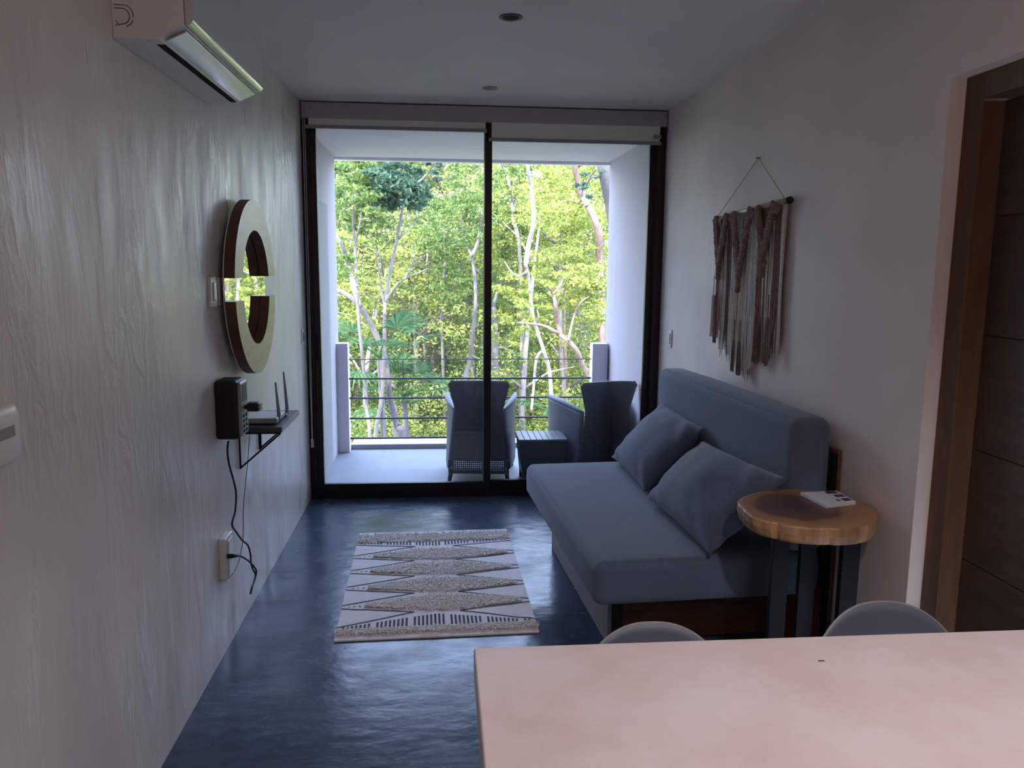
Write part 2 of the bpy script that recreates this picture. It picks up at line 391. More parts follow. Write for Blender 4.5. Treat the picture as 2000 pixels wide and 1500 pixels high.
plate('light_switch', 0, 3.245, 3.325, 1.465, 1.585, 'L', 'white wall switch left of the round mirror, the nearer of the pair', 'switch', dep=.014)
plate('wall_socket', 0, 3.385, 3.455, 1.465, 1.58, 'L', 'white slotted wall plate between the switch and the round mirror', 'socket', 'slots', dep=.008)
plate('light_switch', 0, 5.31, 5.385, 1.11, 1.215, 'L', 'small switch plate on left wall close to the glass door', 'switch', 'slots', dep=.006)
plate('light_switch', W, 5.20, 5.275, 1.105, 1.225, 'R', 'white switch plate on right wall above the sofa back', 'switch', dep=.008)
# rounded controller at the left edge of the view
tc_ = thing('wall_controller', (0, 1.69, 1.28), label='rounded white wall controller cut by the left edge of the photo', cat='controller')
P = []
for i in range(40):
    a = 2*PI*i/40; ca, sa = math.cos(a), math.sin(a)
    P.append((abs(ca)**.45*math.copysign(1,ca), abs(sa)**.45*math.copysign(1,sa)))
def rr(m_, x, sy, sz): return [(x, 1.69+p[0]*sy, 1.278+p[1]*sz) for p in P]
g = MB(); g.grid([rr(g,0,.072,.064), rr(g,.012,.072,.064), rr(g,.020,.064,.057), rr(g,.022,.045,.040), rr(g,.022,.001,.001)], closed_v=True)
g.build('case', M['whiteplast'], tc_, smooth=True)
MB().box(.0218, .0235, 1.655, 1.725, 1.272, 1.296).build('display', M['greyplast'], tc_, bevel=.001)

# ------------------------------------------------------------ air conditioner
ac = thing('air_conditioner', (0, 2.87, 2.25), label='white wall-mounted split air conditioner with glossy front near the ceiling', cat='air conditioner')
y0, y1 = 2.44, 3.33
def yprism(m_, prof, ya, yb):
    n = len(prof); vs = [(x, ya, z) for x, z in prof] + [(x, yb, z) for x, z in prof]
    m_.add(vs, [tuple(range(n)), tuple(range(n, 2*n))[::-1]] + [(i, n+i, n+(i+1) % n, (i+1) % n) for i in range(n)]); return m_
yprism(MB(), [(0,2.262),(.128,2.262),(.134,2.272),(.150,2.283),(.196,2.304),(.198,2.315),(.198,2.555),(0,2.555)], y0, y1).build('body', M['acwhite'], ac, bevel=.004)
yprism(MB(), [(.104,2.2605),(.126,2.2605),(.130,2.268),(.104,2.266)], y0+.05, y1-.03).build('air_slot', M['dark'], ac)
yprism(MB(), [(.137,2.266),(.196,2.293),(.195,2.298),(.136,2.271)], y0+.03, y1-.02).build('louvre_flap', M['acgloss'], ac, bevel=.001)
fp = []
for k in range(9):
    a = -PI/2 + k*(PI/2)/8; fp.append((.203+.021*math.cos(a), 2.326+.021*math.sin(a)))
yprism(MB(), [(.2005,2.305)] + fp + [(.224,2.545),(.2005,2.553)], y0+.002, y1-.002).build('front_panel', M['acgloss'], ac, smooth=False)
km = MB()
def arc(cx, cz, rx, rz, a0, a1, n=10): return [(cx+rx*math.cos(a0+(a1-a0)*i/n), y0-.0005, cz+rz*math.sin(a0+(a1-a0)*i/n)) for i in range(n+1)]
km.tube([(.008,y0-.0005,2.352)] + arc(.032,2.325,.028,.027,PI/2,-.2), .0013, 5)
km.tube([(.008,y0-.0005,2.343)] + arc(.030,2.322,.020,.021,PI/2,-PI/2) + [(.018,y0-.0005,2.298)], .0013, 5)
km.tube(arc(.032,2.322,.029,.028,-.35,-1.3), .0013, 5); km.tube(arc(.010,2.303,.006,.007,PI/2,-PI/2), .0012, 5)
km.build('knockout_outline', M['greyline'], ac)

# ------------------------------------------------------------ ceiling downlights
for (x, y, dark) in ((1.224, 3.59, True), (1.217, 4.968, False)):
    t = thing('downlight', (x, y, H), label=('round recessed downlight with dark open can, nearer the camera' if dark else 'pale round recessed downlight near the glass doors'), cat='ceiling light', group='recessed downlights')
    Mx = Matrix.Translation((x, y, H))
    if dark:
        MB().lathe([(.036,-.001),(.050,-.001),(.051,-.004),(.047,-.005),(.036,-.003)], 40, Mx).build('trim_ring', M['canin'], t, smooth=True)
        MB().lathe([(.046,-.0025),(.001,-.0025),(.001,-.0028),(.046,-.0032)], 40, Mx).build('lamp_can', M['dark'], t)
    else:
        MB().lathe([(.030,-.001),(.044,-.001),(.045,-.004),(.041,-.006),(.030,-.004)], 40, Mx).build('trim_ring', M['greyplast'], t, smooth=True)
        MB().lathe([(.031,-.001),(.001,-.001),(.001,-.003),(.031,-.003)], 40, Mx).build('lens', M['lampglass'], t)

# ------------------------------------------------------------ round mirror with split wooden ring
my, mz = 3.752, 1.530
RO, RI, TH = .394, .258, .078
mr_ = thing('round_mirror', (0, my, mz), label='round wall mirror in a thick wooden ring split into two arcs', cat='mirror')
Mm = Matrix.Translation((.012, my, mz)) @ Matrix.Rotation(PI/2, 4, 'Y')
MB().lathe([(RO-.10,-.012),(RO-.10,.013)], 72, Mm).build('backing', M['ringside'], mr_)
MB().lathe([(RO-.012,.0135),(RO-.012,.018),(RO-.014,.020),(.001,.020)], 72, Mm).build('mirror_glass', M['mirror'], mr_)
for sgn in (1, -1):
    g = MB(); n = 48; gap = .048
    rows = []
    a0o, a0i = math.asin(gap/RO), math.asin(gap/RI)
    sec_f, sec_o, sec_i, sec_b = [], [], [], []
    for i in range(n+1):
        to = a0o + (PI-2*a0o)*i/n; ti = a0i + (PI-2*a0i)*i/n
        po = (my-RO*math.cos(to), mz+sgn*RO*math.sin(to)); pi_ = (my-RI*math.cos(ti), mz+sgn*RI*math.sin(ti))
        rows.append([(.034,*po), (TH,*po), (TH,*pi_), (.034,*pi_)])
    for j in range(4):
        g.mat = 0 if j == 1 else 1
        o = len(g.v)
        for r in rows: g.v += [r[j], r[(j+1) % 4]]
        for i in range(n): g.face([o+2*i, o+2*i+1, o+2*i+3, o+2*i+2])
    g.mat = 0
    for r in (rows[0], rows[-1]): g.add(r, [(0,1,2,3)])
    ob = g.build('frame_arc', [M['ringwood'], M['ringside']], mr_)

# ------------------------------------------------------------ floating shelf, router, power box, socket and cables
SY0, SY1, SZ = 3.60, 4.04, .905
sh = thing('wall_shelf', (0, 3.82, SZ-.026), label='small dark wall shelf on thin black triangular bracket below the round mirror', cat='shelf')
g = MB().box(0, .196, SY0, SY1, SZ-.024, SZ)
g.build('shelf_board', M['shelfwood'], sh, bevel=.001)
MB().box(.1962, .199, SY0+.001, SY1-.001, SZ-.024, SZ-.001).build('edge_strip', M['shelfedge'], sh)
for yy in (SY0+.01, SY1-.05):
    b_ = MB(); b_.tube([(.006,yy,SZ-.026),(.006,yy,.712)], .0045, 6); b_.tube([(.006,yy,.716),(.19,yy,SZ-.029)], .0042, 6); b_.tube([(.006,yy,SZ-.029),(.19,yy,SZ-.029)], .0035, 6)
    b_.tube([(.10,yy,SZ-.029),(.10,yy,.806)], .0042, 6)
    b_.build('bracket', M['black'], sh)
ro = thing('wifi_router', (.10, 3.80, SZ), label='flat grey router with two upright antennas on the wall shelf', cat='router')
MB().box(.020, .165, 3.66, 3.86, SZ+.004, SZ+.030).build('router_body', M['router'], ro, bevel=.006)
for (yy, xx, h) in ((3.72, .165, .190), (3.90, .168, .215)):
    an = MB(); an.tube([(xx-.004,yy,SZ+.006),(xx-.004,yy,SZ+.035)], .008, 8); an.tube([(xx-.002,yy,SZ+.03),(xx-.008,yy,SZ+h*.6),(xx-.013,yy,SZ+h)], [.0085,.0065,.004], 8)
    an.build('antenna', M['router'], ro, smooth=True)
MB().box(.150, .168, 3.86, 3.91, SZ+.004, SZ+.014).build('antenna_mount', M['router'], ro, bevel=.002)

bo = thing('power_box', (.05, 3.33, .925), label='black rounded power backup box with grey socket face beside the shelf', cat='power box')
MB().box(.0, .092, 3.262, 3.40, .922, 1.166).build('case', M['blackplast'], bo, bevel=.014, seg=3)
MB().box(.085, .104, 3.272, 3.39, .932, 1.158).build('socket_face', M['greyplast'], bo, bevel=.009, seg=3)
MB().box(.1035, .1055, 3.295, 3.37, 1.075, 1.145).build('display_window', M['blackplast'], bo, bevel=.001)
for k in range(4):
    for ya in (3.300, 3.340): MB().box(.1035, .106, ya, ya+.015, .945+k*.021, .957+k*.021).build('outlet_slot', M['dark'], bo)
pl = thing('power_adapter', (.135, 3.33, 1.045), label='small black adapter plugged into the power box socket face', cat='adapter')
MB().box(.1062, .118, 3.315, 3.345, 1.040, 1.058).build('plug', M['blackplast'], pl, bevel=.002)
MB().box(.118, .165, 3.302, 3.352, 1.032, 1.068).build('adapter_block', M['blackplast'], pl, bevel=.005)
MB().box(.165, .172, 3.304, 3.350, 1.034, 1.066).build('end_cap', M['greyplast'], pl, bevel=.002)

so = thing('wall_outlet', (0, 3.28, .42), label='white surface-mounted wall outlet low on the left wall', cat='outlet')
MB().box(0, .030, 3.225, 3.335, .325, .512).build('cover_plate', M['whiteplast'], so, bevel=.005)
MB().box(.0295, .038, 3.245, 3.315, .345, .498).build('outlet_face', M['whiteplast'], so, bevel=.003)
def pixpath(pts, x0, x1=None, smooth=6):
    x1 = x0 if x1 is None else x1; n = len(pts)
    P = [at(px, py, 0, x0+(x1-x0)*i/(n-1)) for i, (px, py) in enumerate(pts)]
    out = []
    for i in range(n-1):
        p0, p1, p2, p3 = P[max(i-1,0)], P[i], P[i+1], P[min(i+2,n-1)]
        for k in range(smooth):
            t = k/smooth
            out.append(.5*((2*p1)+(p2-p0)*t+(2*p0-5*p1+4*p2-p3)*t*t+(3*p1-p0-3*p2+p3)*t**3))
    out.append(P[-1]); return out
ca = pixpath([(446,862),(444,878),(447,905),(456,938),(461,965),(459,1000),(453,1024),(462,1040),(473,1055),(484,1065),(489,1082),(490,1098),(494,1112),(499,1122),(496,1136),(491,1150),(489,1160)], .045, .050)
cb = pixpath([(452,1086),(462,1085),(472,1087),(482,1093),(492,1102),(500,1113),(500,1122),(497,1134),(492,1148),(490,1159)], .055, .052)
cab = thing('power_cable', tuple(ca[0]), label='thick black cable hanging from the power box and looping into the outlet', cat='cable')
g = MB(); g.tube(ca, .0042, 7); g.build('cord', M['blackplast'], cab, smooth=True)
g = MB(); g.tube(cb, .0042, 7); g.build('plug_cord', M['blackplast'], cab, smooth=True)
g = MB(); g.tube([(.0385, cb[0].y, cb[0].z), cb[0], cb[6], cb[9]], [.009,.010,.008,.0045], 8); g.build('plug', M['blackplast'], cab, smooth=True)
cc = pixpath([(487,850),(484,900),(479,950),(475,995),(475,1035),(473,1065),(466,1098),(455,1120),(442,1131),(430,1133)], .03, .034)
cc = [Vector((.02, 3.70, SZ-.035))] + cc if False else cc
g = MB(); g.tube(cc, .0016, 6)
tag(g.build('thin_cable', M['blackplast'], None, smooth=True), 'thin black wire hanging from the shelf down to the wall outlet', 'cable')

# ------------------------------------------------------------ macrame hanging
XW = W-.030
mc = thing('macrame_hanging', (XW, 3.89, 1.93), label='brown and cream macrame wall hanging on a bamboo rod, right wall', cat='wall hanging')
rodA, rodB = Vector((XW, 4.345, 1.912)), Vector((XW, 3.425, 1.935))
MB().tube([rodA, rodA.lerp(rodB,.33), rodA.lerp(rodB,.66), rodB], [.011,.012,.013,.014], 14).build('rod', M['rod'], mc, smooth=True)
MB().tube([rodB+Vector((0,.012,0)), rodB-Vector((0,.012,0))], [.016,.016], 16).build('rod_end_cap', M['rodend'], mc, smooth=True)
apex = Vector((XW+.02, 3.845, 2.170))
MB().tube([rodA+Vector((0,-.015,.008)), apex, rodB+Vector((0,.045,.01))], .0024, 6).build('hanging_cord', M['twine'], mc)
MB().tube([apex+Vector((.009,0,0)), apex-Vector((.012,0,0))], .005, 8).build('nail', M['greyplast'], mc)
def rodz(y):
    t = (rodA.y-y)/(rodA.y-rodB.y); return rodA.z+(rodB.z-rodA.z)*t
# fringe panels: (y from, y to, top drop function, bottom z, material, count, x offset)
def yy(px):  # px along the rod to y
    return at(px, 424-(px-1405)*27/130, 0, XW).y
def strand(g, y, zt, zb, x, r=.0022):
    n = 9; a, b_ = random.uniform(0, 6), random.uniform(0, 6); pts = []
    for i in range(n):
        t = i/(n-1)
        pts.append((x+.003*math.sin(a+t*5), y+.006*t*math.sin(b_+t*4)+random.uniform(-.002,.002)*t, zt+(zb-zt)*t))
    g.tube(pts, [r]*(n-1)+[r*.5], 5)
def fringe(name, px0, px1, zb0, zb1, mat_, n, x, dip=0, dip0=0):
    g = MB(); ya, yb = yy(px0), yy(px1)
    for i in range(n):
        t = (i+.5)/n; y = ya+(yb-ya)*t
        zt = rodz(y)-dip0-dip*(1-(2*t-1)**2)
        strand(g, y, zt, .075+zb0+(zb1-zb0)*t+random.uniform(-.05,.03), x+random.uniform(-.003,.003), random.uniform(.0019,.0028))
    return g.build(name, mat_, mc)
xo = XW+.006
fringe('fringe', 1404, 1436, 1.24, 1.12, M['yarn_b'], 44, xo)
fringe('fringe', 1411, 1424, 1.20, 1.10, M['yarn_c'], 12, xo-.006, .10, .05)
fringe('fringe', 1432, 1447, 1.12, 1.06, M['yarn_c'], 26, xo-.003)
fringe('fringe', 1447, 1471, 1.12, 1.02, M['yarn_c'], 34, xo-.002, .13, .015)
fringe('fringe', 1452, 1472, 1.12, 1.03, M['yarn_b'], 14, xo+.006, .02, .15)
fringe('fringe', 1471, 1485, 1.06, 1.14, M['yarn_c'], 22, xo-.004)
fringe('fringe', 1482, 1500, 1.10, 1.16, M['yarn_b'], 30, xo-.001)
fringe('fringe', 1496, 1518, 1.13, 1.20, M['yarn_c'], 24, xo-.002, .10, .03)
fringe('fringe', 1498, 1526, 1.14, 1.22, M['yarn_b'], 34, xo+.006, 0, .20)
fringe('fringe', 1517, 1528, 1.18, 1.22, M['yarn_b'], 22, xo-.003)
fringe('fringe', 1527, 1534, 1.18, 1.24, M['yarn_c'], 14, xo)
def braid(pA, pB, mat_, w=.030):
    """three-strand braid from A to B lying on the fringe"""
    g = MB(); A, B = Vector(pA), Vector(pB); d = (B-A); Ln = d.length; d.normalize()
    sd = d.cross(Vector((1,0,0))).normalized(); n = max(12, int(Ln/.008))
    for k in range(3):
        pts = []
        for i in range(n+1):
            t = i/n; ph = t*Ln/.055*2*PI+k*2*PI/3
            pts.append(A+d*Ln*t+sd*w*.55*math.sin(ph)+Vector((-.006*math.sin(2*ph)-.004,0,0)))
        g.tube(pts, .0098, 6)
    return g.build('braid', mat_, mc, smooth=True)
xb = XW-.020
def vee(pa, pm, pb, zm, z2=None):
    ya, ym, yb_ = yy(pa), yy(pm), yy(pb)
    braid((xb, ya, rodz(ya)), (xb, ym, zm), M['yarn_b']); braid((xb, yb_, rodz(yb_)), (xb, ym, zm), M['yarn_b'])
    if z2: braid((xb, ym, zm), (xb, ym, z2), M['yarn_b'], .012)
vee(1406, 1416, 1428, 1.66, 1.58)
vee(1441, 1457, 1476, 1.62, 1.52)
vee(1489, 1505, 1522, 1.70, 1.60)
def knot(y, z, r=.016):
    g = MB()
    for k in range(3):
        a = k*PI/3
        g.tube([(xb+.5*r*math.cos(t)*math.cos(a), y+r*math.sin(t), z+r*math.cos(t)*math.sin(a+.6)) for t in [2*PI*i/12 for i in range(13)]], r*.42, 6)
    g.build('knot', M['yarn_b'], mc, smooth=True)
for px, z in ((1436,1.90),(1480,1.90),(1488,1.895),(1528,1.90),(1457,1.60),(1416,1.63),(1505,1.66)): knot(yy(px), z)
def tassel(px, z0, z1, mat_, w=.018):
    g = MB(); y = yy(px)
    g.tube([(xb-.004,y,z0+.10),(xb-.004,y,z0)], .003, 5)
    for i in range(22):
        a = random.uniform(0, 2*PI); r = random.uniform(.2, 1)
        g.tube([(xb-.004,y,z0),(xb-.004+.006*math.cos(a), y+.008*math.sin(a), z0-.015),(xb-.004+.010*r*math.cos(a), y+w*r*math.sin(a), z1+random.uniform(-.01,.01))], .0024, 4)
    g.build('tassel', mat_, mc)
tassel(1414, 1.50, 1.24, M['yarn_b']); tassel(1409, 1.50, 1.27, M['yarn_c'], .010); tassel(1452, 1.52, 1.26, M['yarn_c'], .018)
tassel(1455, 1.28, 1.12, M['yarn_b'], .022); tassel(1500, 1.48, 1.20, M['yarn_b'], .034); tassel(1493, 1.46, 1.17, M['yarn_c'], .020); tassel(1522, 1.42, 1.20, M['yarn_b'], .022)
tassel(1466, 1.28, 1.11, M['yarn_b'], .026)

# ------------------------------------------------------------ sofa
def rbox(sx, sy, sz, r, n=5, puff=0):
    """rounded cushion block, centred, as a grid cage"""
    g = MB()
    bm_pts = []
    return g
SO = Vector((1.501, 2.835, 0)); SA = .062
sofa = thing('sofa', tuple(SO), SA, label='long blue-grey upholstered sofa along the right wall', cat='sofa')
def loft_cushion(name, u0, u1, v0, v1, z0, z1, rad, mat_, parent, puff=.008):
    # superellipsoid-like cushion: grid of a box with rounded edges
    g = MB(); n = 14
    def rc(t, h, r):  # map -1..1 with dense ends
        return t*h
    import itertools
    cx, cy, cz = (u0+u1)/2, (v0+v1)/2, (z0+z1)/2; hx, hy, hz = (u1-u0)/2, (v1-v0)/2, (z1-z0)/2
    def prm(h):
        inner = h-rad; s = [-h + rad*(1-math.cos(k*PI/2/5)) for k in range(5)]
        mid = [-inner + 2*inner*k/8 for k in range(9)]
        return s + mid + [-x for x in s[::-1]]
    X, Y, Z = prm(hx), prm(hy), prm(hz)
    def pt(x, y, z):
        ix, iy, iz = hx-rad, hy-rad, hz-rad
        c = Vector((max(-ix,min(ix,x)), max(-iy,min(iy,y)), max(-iz,min(iz,z))))
        d = Vector((x,y,z))-c
        if d.length > 1e-9: d = d.normalized()*rad
        p = c+d
        ex = 1-(x/hx)**2; ey = 1-(y/hy)**2; ez = 1-(z/hz)**2
        nrm = noise.noise(Vector((p.x*3+cx, p.y*3+cy, p.z*3+7)))*.006
        if abs(z) >= iz: p.z += math.copysign(puff*math.sqrt(max(ex,0)*max(ey,0)), z)+nrm*max(ex,0)*max(ey,0)
        if abs(x) >= ix: p.x += math.copysign(puff*.6*math.sqrt(max(ez,0)*max(ey,0)), x)
        return (p.x+cx, p.y+cy, p.z+cz)
    for s in (-1, 1):
        g.grid([[pt(x, y, s*hz) for y in Y] for x in X]); g.grid([[pt(x, s*hy, z) for z in Z] for x in X]); g.grid([[pt(s*hx, y, z) for z in Z] for y in Y])
    o = g.build(name, mat_, parent, smooth=True, world=False)
    import bmesh
    b = bmesh.new(); b.from_mesh(o.data); bmesh.ops.remove_doubles(b, verts=b.verts, dist=.0005); bmesh.ops.recalc_face_normals(b, faces=b.faces); b.to_mesh(o.data); b.free()
    for p in o.data.polygons: p.use_smooth = True
    return o
sc_ = loft_cushion('seat_cushion', 0, .93, 0, 1.585, .342, .518, .040, M['sofa'], sofa)
bk_ = loft_cushion('back_cushion', .775, .942, .0, 1.60, .525, 1.060, .045, M['sofa'], sofa, .012)
def sbox(name, u0, u1, v0, v1, z0, z1, m_, bevel=.003):
    return MB().box(u0, u1, v0, v1, z0, z1).build(name, m_, sofa, bevel=bevel, world=False)
sbox('side_panel', .160, .180, .37, 1.585, 0, .340, M['balc_wall'])
sbox('front_post', .181, .225, .355, .40, 0, .340, M['blackwood'])
sbox('end_board', .236, .935, .395, .42, .0, .340, M['wood_h'])
sbox('platform', .181, .93, .44, 1.56, .30, .340, M['wood_h'])
sbox('back_board', .948, .963, -.03, 1.60, 0, .945, M['wood_d'])
sbox('back_gap_shade', .93, .947, -.03, -.005, .0, .93, M['dark'])  # dark strip painting the shaded gap between back cushion and board
# piping seams
g = MB(); g.tube([(.772,.012,.60),(.772,.012,1.03)], .002, 5)
g2 = MB(); g2.tube([(.80+.0,.05,1.0565),(.80,1.55,1.0585)], .0025, 5); g2.build('piping', M['pillow'], bk_, world=False)

# throw pillows
def pillow(A, B, Cc, Dd, th, label):
    A, B, Cc, Dd = map(Vector, (A, B, Cc, Dd)); cen = (A+B+Cc+Dd)/4
    nrm = (Dd-A).cross(B-A).normalized()
    if nrm.x > 0: nrm = -nrm
    g = MB(); n = 34
    for s in (1, -1):
        rows = []
        for i in range(n+1):
            u = -1+2*i/n; row = []
            for j in range(n+1):
                v = -1+2*j/n
                pin = 1-.055*(1-abs(u)**3)*(abs(v)**4); pin2 = 1-.055*(1-abs(v)**3)*(abs(u)**4)
                uu, vv = u*pin2, v*pin
                p = (A*(1-uu)*(1+vv)+B*(1-uu)*(1-vv)+Cc*(1+uu)*(1-vv)+Dd*(1+uu)*(1+vv))/4
                h = th*((1-abs(u)**2.2)**.62)*((1-abs(v)**2.2)**.62) if abs(u)<1 and abs(v)<1 else 0
                wr_ = .010*noise.noise(Vector((p.x*6, p.y*6, p.z*6)))*min(1,h/th*3) + .009*math.sin(10*(u+v)+3*noise.noise(Vector((p.y*4,p.z*4,3))))*(abs(u*v))*min(1,h/th*4)
                row.append(p+nrm*s*(h+wr_))
            rows.append(row)
        g.grid(rows)
    o = g.build('throw_pillow', M['pillow'], None)
    import bmesh
    b = bmesh.new(); b.from_mesh(o.data); bmesh.ops.remove_doubles(b, verts=b.verts, dist=.0004); bmesh.ops.recalc_face_normals(b, faces=b.faces); b.to_mesh(o.data); b.free()
    for p in o.data.polygons: p.use_smooth = True
    return tag(o, label, 'pillow', 'dark throw pillows on the sofa')
pillow((2.190,4.40,.875), (1.905,4.43,.545), (1.925,3.74,.530), (2.195,3.66,.870), .085, 'dark slate throw pillow on the sofa, farther one near the glass door')
pillow((2.175,3.65,.815), (1.895,3.60,.550), (1.950,2.84,.540), (2.225,2.80,.855), .095, 'dark slate throw pillow on the sofa, nearer one beside the log-slice table')

# ------------------------------------------------------------ log slice side table and book
TX, TY, TT, TK = 2.216, 2.615, .80, .062
tb = thing('side_table', (TX, TY, 0), label='round log-slice side table on black steel legs beside the sofa', cat='table')
n = 96; out_t, out_b = [], []
def rad(a):
    r = .236+.006*math.sin(2*a+.6)+.004*math.sin(5*a+1)+.0015*math.sin(9*a+2)
    for ca_, w_, dp in ((-2.42,.04,.008),(-1.72,.02,.008)):
        dd = (a-ca_+PI) % (2*PI)-PI; r -= dp*math.exp(-(dd/w_)**2)
    dd = (a+2.75+PI) % (2*PI)-PI; r += .010*math.exp(-(dd/.3)**2)
    return r
g = MB(); rings = []
angs = [-PI+2*PI*i/n for i in range(n)]
for (k, z) in ((.02,TT),(.5,TT),(.93,TT),(.985,TT-.002),(1.0,TT-.008),(1.005,TT-.03),(.985,TT-.052),(.955,TT-TK),(.02,TT-TK)):
    rings.append([(TX+rad(a)*k*math.cos(a)*(1+ (0 if k<.99 else .008*math.sin(23*a+z*60))), TY+rad(a)*k*math.sin(a), z) for a in angs])
for i in range(len(rings)-1):
    g.mat = 0 if i < 3 else 1
    o = len(g.v); g.v += rings[i]+rings[i+1]
    for k in range(n): g.face([o+k, o+(k+1) % n, o+n+(k+1) % n, o+n+k])
g.face([len(g.v)-n+k for k in range(n)])
g.mat = 0; o = len(g.v); g.v += rings[0]; g.face([o+k for k in range(n)])
ob = g.build('table_top', [M['slice'], M['sliceedge']], tb)
import bmesh
b = bmesh.new(); b.from_mesh(ob.data); bmesh.ops.remove_doubles(b, verts=b.verts, dist=.0002); bmesh.ops.recalc_face_normals(b, faces=b.faces); b.to_mesh(ob.data); b.free()
for (x, y, w_, d_) in ((2.098,2.56,.030,.012),(2.238,2.64,.030,.012),(2.345,2.545,.032,.014)):
    MB().box(x-w_, x+w_, y-d_, y+d_, 0.0, TT-TK+.002).build('leg', M['black'], tb, bevel=.002)
MB().box(2.08, 2.36, 2.575, 2.60, .0, .012).build('foot_bar', M['black'], tb)
bk = thing('booklet', (2.335, 2.695, TT), label='small white booklet with dark pictures lying on the log-slice table', cat='book')
q = [at(1563,966,2,TT+.004), at(1634,963,2,TT+.004), at(1671,984,2,TT+.004), at(1613,991,2,TT+.004)]
a_, b2, c_, d_ = [(p.x, p.y) for p in q]
def lerp2(p, q_, t): return (p[0]+(q_[0]-p[0])*t, p[1]+(q_[1]-p[1])*t)
inw = ((b2[0]-a_[0])*.05, (b2[1]-a_[1])*.05)
ed = [d_]
for t in (.34, .37, .40, .60, .63, .66):
    p = lerp2(d_, a_, t); ed.append((p[0]+inw[0], p[1]+inw[1]) if t in (.37, .63) else p)
MB().prism([a_, b2, c_][::-1]+[], TT, TT+.001)
MB().prism((ed+[a_, b2, c_]), TT+.0005, TT+.0135).build('pages', M['bookw'], bk, bevel=.0008)
def inside(s, t): return lerp2(lerp2(a_, b2, s), lerp2(d_, c_, s), t)
g = MB()
for (s0, s1, t0, t1) in ((.62,.92,.04,.24),(.68,.95,.36,.56),(.70,.95,.68,.90),(.52,.62,.72,.84)):
    g.prism([inside(s0,t0), inside(s1,t0), inside(s1,t1), inside(s0,t1)], TT+.0136, TT+.0140)
g.build('cover_pictures', M['bookd'], bk)

# ------------------------------------------------------------ counter and stools
cx0, cy1, cz = .981, 1.452, .90
co = thing('kitchen_counter', (1.72, 1.05, 0), label='pinkish-beige polished cement breakfast counter in the foreground', cat='counter')
MB().box(cx0, W-.004, .42, cy1, cz-.06, cz).build('countertop', M['counter'], co, bevel=.005, seg=3)
MB().box(1.22, W-.004, .50, 1.10, 0, cz-.061).build('base_wall', M['wall_r'], co)
g = MB(); p = at(1602,1291,2,cz); g.box(p.x-.004, p.x+.008, p.y-.002, p.y+.002, cz-.0005, cz+.0006)
g.build('stain', M['ringside'], co)
def stool(cx, yb, ztop, rz, hw, label):
    t = thing('bar_stool', (cx, yb-.22, 0), rz, label=label, cat='stool', group='grey shell stools at the counter')
    seat = ztop-.27; nu, nv = 28, 10
    # continuous shell: seat rows first, then rows climbing the back with a rounded top edge
    top = lambda u: .27*max(0.0, 1-abs(u)**2.5)**.58
    rows = []
    for j in range(nv):
        v = j/nv; wv = hw*(.78+.20*math.sin(v*PI/2)) if v > .04 else hw*.66
        rows.append([(u*wv, -.20+.36*v-.05*u*u*v, seat+.02*(1-v)**2+.05*u*u*v-.012*math.sin(PI*v)) for u in [-1+2*i/nu for i in range(nu+1)]])
    for j in range(nv+1):
        s_ = j/nv
        rows.append([(u*hw, .16+.055*math.sin(s_*PI/2)-.075*u*u, seat+.05*u*u*(1-s_)+top(u)*s_) for u in [-1+2*i/nu for i in range(nu+1)]])
    g = MB(); g.grid(rows)
    sh_ = g.build('shell', M['stool'], t, smooth=True, solid=.008, world=False)
    g = MB(); g.tube([Vector(p) for p in rows[-1]], .0036, 6)
    rim = g.build('rim', M['stoolrim'], t, smooth=True, world=False)
    for sx in (-1, 1):
        for sy in (-1, 1):
            MB().tube([(sx*.10, sy*.10, seat-.012), (sx*.17, sy*.17, 0)], [.014,.009], 10).build('leg', M['stoolleg'], t, smooth=True, world=False)
    g = MB(); r_ = [(sx*.135, sy*.135, seat*.5) for sx, sy in ((-1,-1),(1,-1),(1,1),(-1,1),(-1,-1))]; g.tube(r_, .006, 8); g.build('footrest', M['black'], t, world=False)
    return t
stool(1.462, 1.92, .718, 0, .235, 'grey shell stool at the counter, left one in front of the sofa end')
stool(2.095, 1.93, .752, 0, .240, 'grey shell stool at the counter, right one below the brown door')

# ------------------------------------------------------------ rug
ra = math.atan2(.025, .906)
rug = thing('rug', (.446, 3.318, 0), 0, label='cream cotton rug with tufted diamonds lying on the blue floor', cat='rug')
RX = Vector((.998,.025,0)); RYv = Vector((-.028,1.0,0))
def R(u, v, z=.0): 
    o = Vector((.446,3.318,0)); pxx = .0 + .02*(0)
    skew = .02*max(0, v-1.0)*0
    return o + Vector((1,0,0))*(u) + Vector((0,1,0))*(v) + Vector((-.032*(v/1.42), .026*(u/.91), 0)) + Vector((0,0,z))
def wob(u, v): return .0035+.0035*max(0,noise.noise(Vector((u*5,v*5,1)))) + .010*math.exp(-((v-.03)/.02)**2)*math.exp(-((u-.42)/.05)**2)+ .006*math.exp(-((u-.88)/.03)**2)*math.exp(-((v-.12)/.04)**2)
g = MB(); nu, nv = 40, 60
g.grid([[R(.91*i/nu, 1.42*j/nv, wob(.91*i/nu,1.42*j/nv)+.004) for j in range(nv+1)] for i in range(nu+1)])
g.grid([[R(.91*i/nu, 1.42*j/nv, .001) for j in range(nv+1)] for i in range(nu+1)])
for (fa) in ([R(.91*i/nu,0) for i in range(nu+1)], [R(.91*i/nu,1.42) for i in range(nu+1)]):
    pass
def side(f, n): g.grid([[f(i/n, 0), f(i/n, 1)] for i in range(n+1)])
side(lambda t, k: R(.91*t, 0, .001 if not k else wob(.91*t,0)+.004), nu); side(lambda t, k: R(.91*t, 1.42, .001 if not k else wob(.91*t,1.42)+.004), nu)
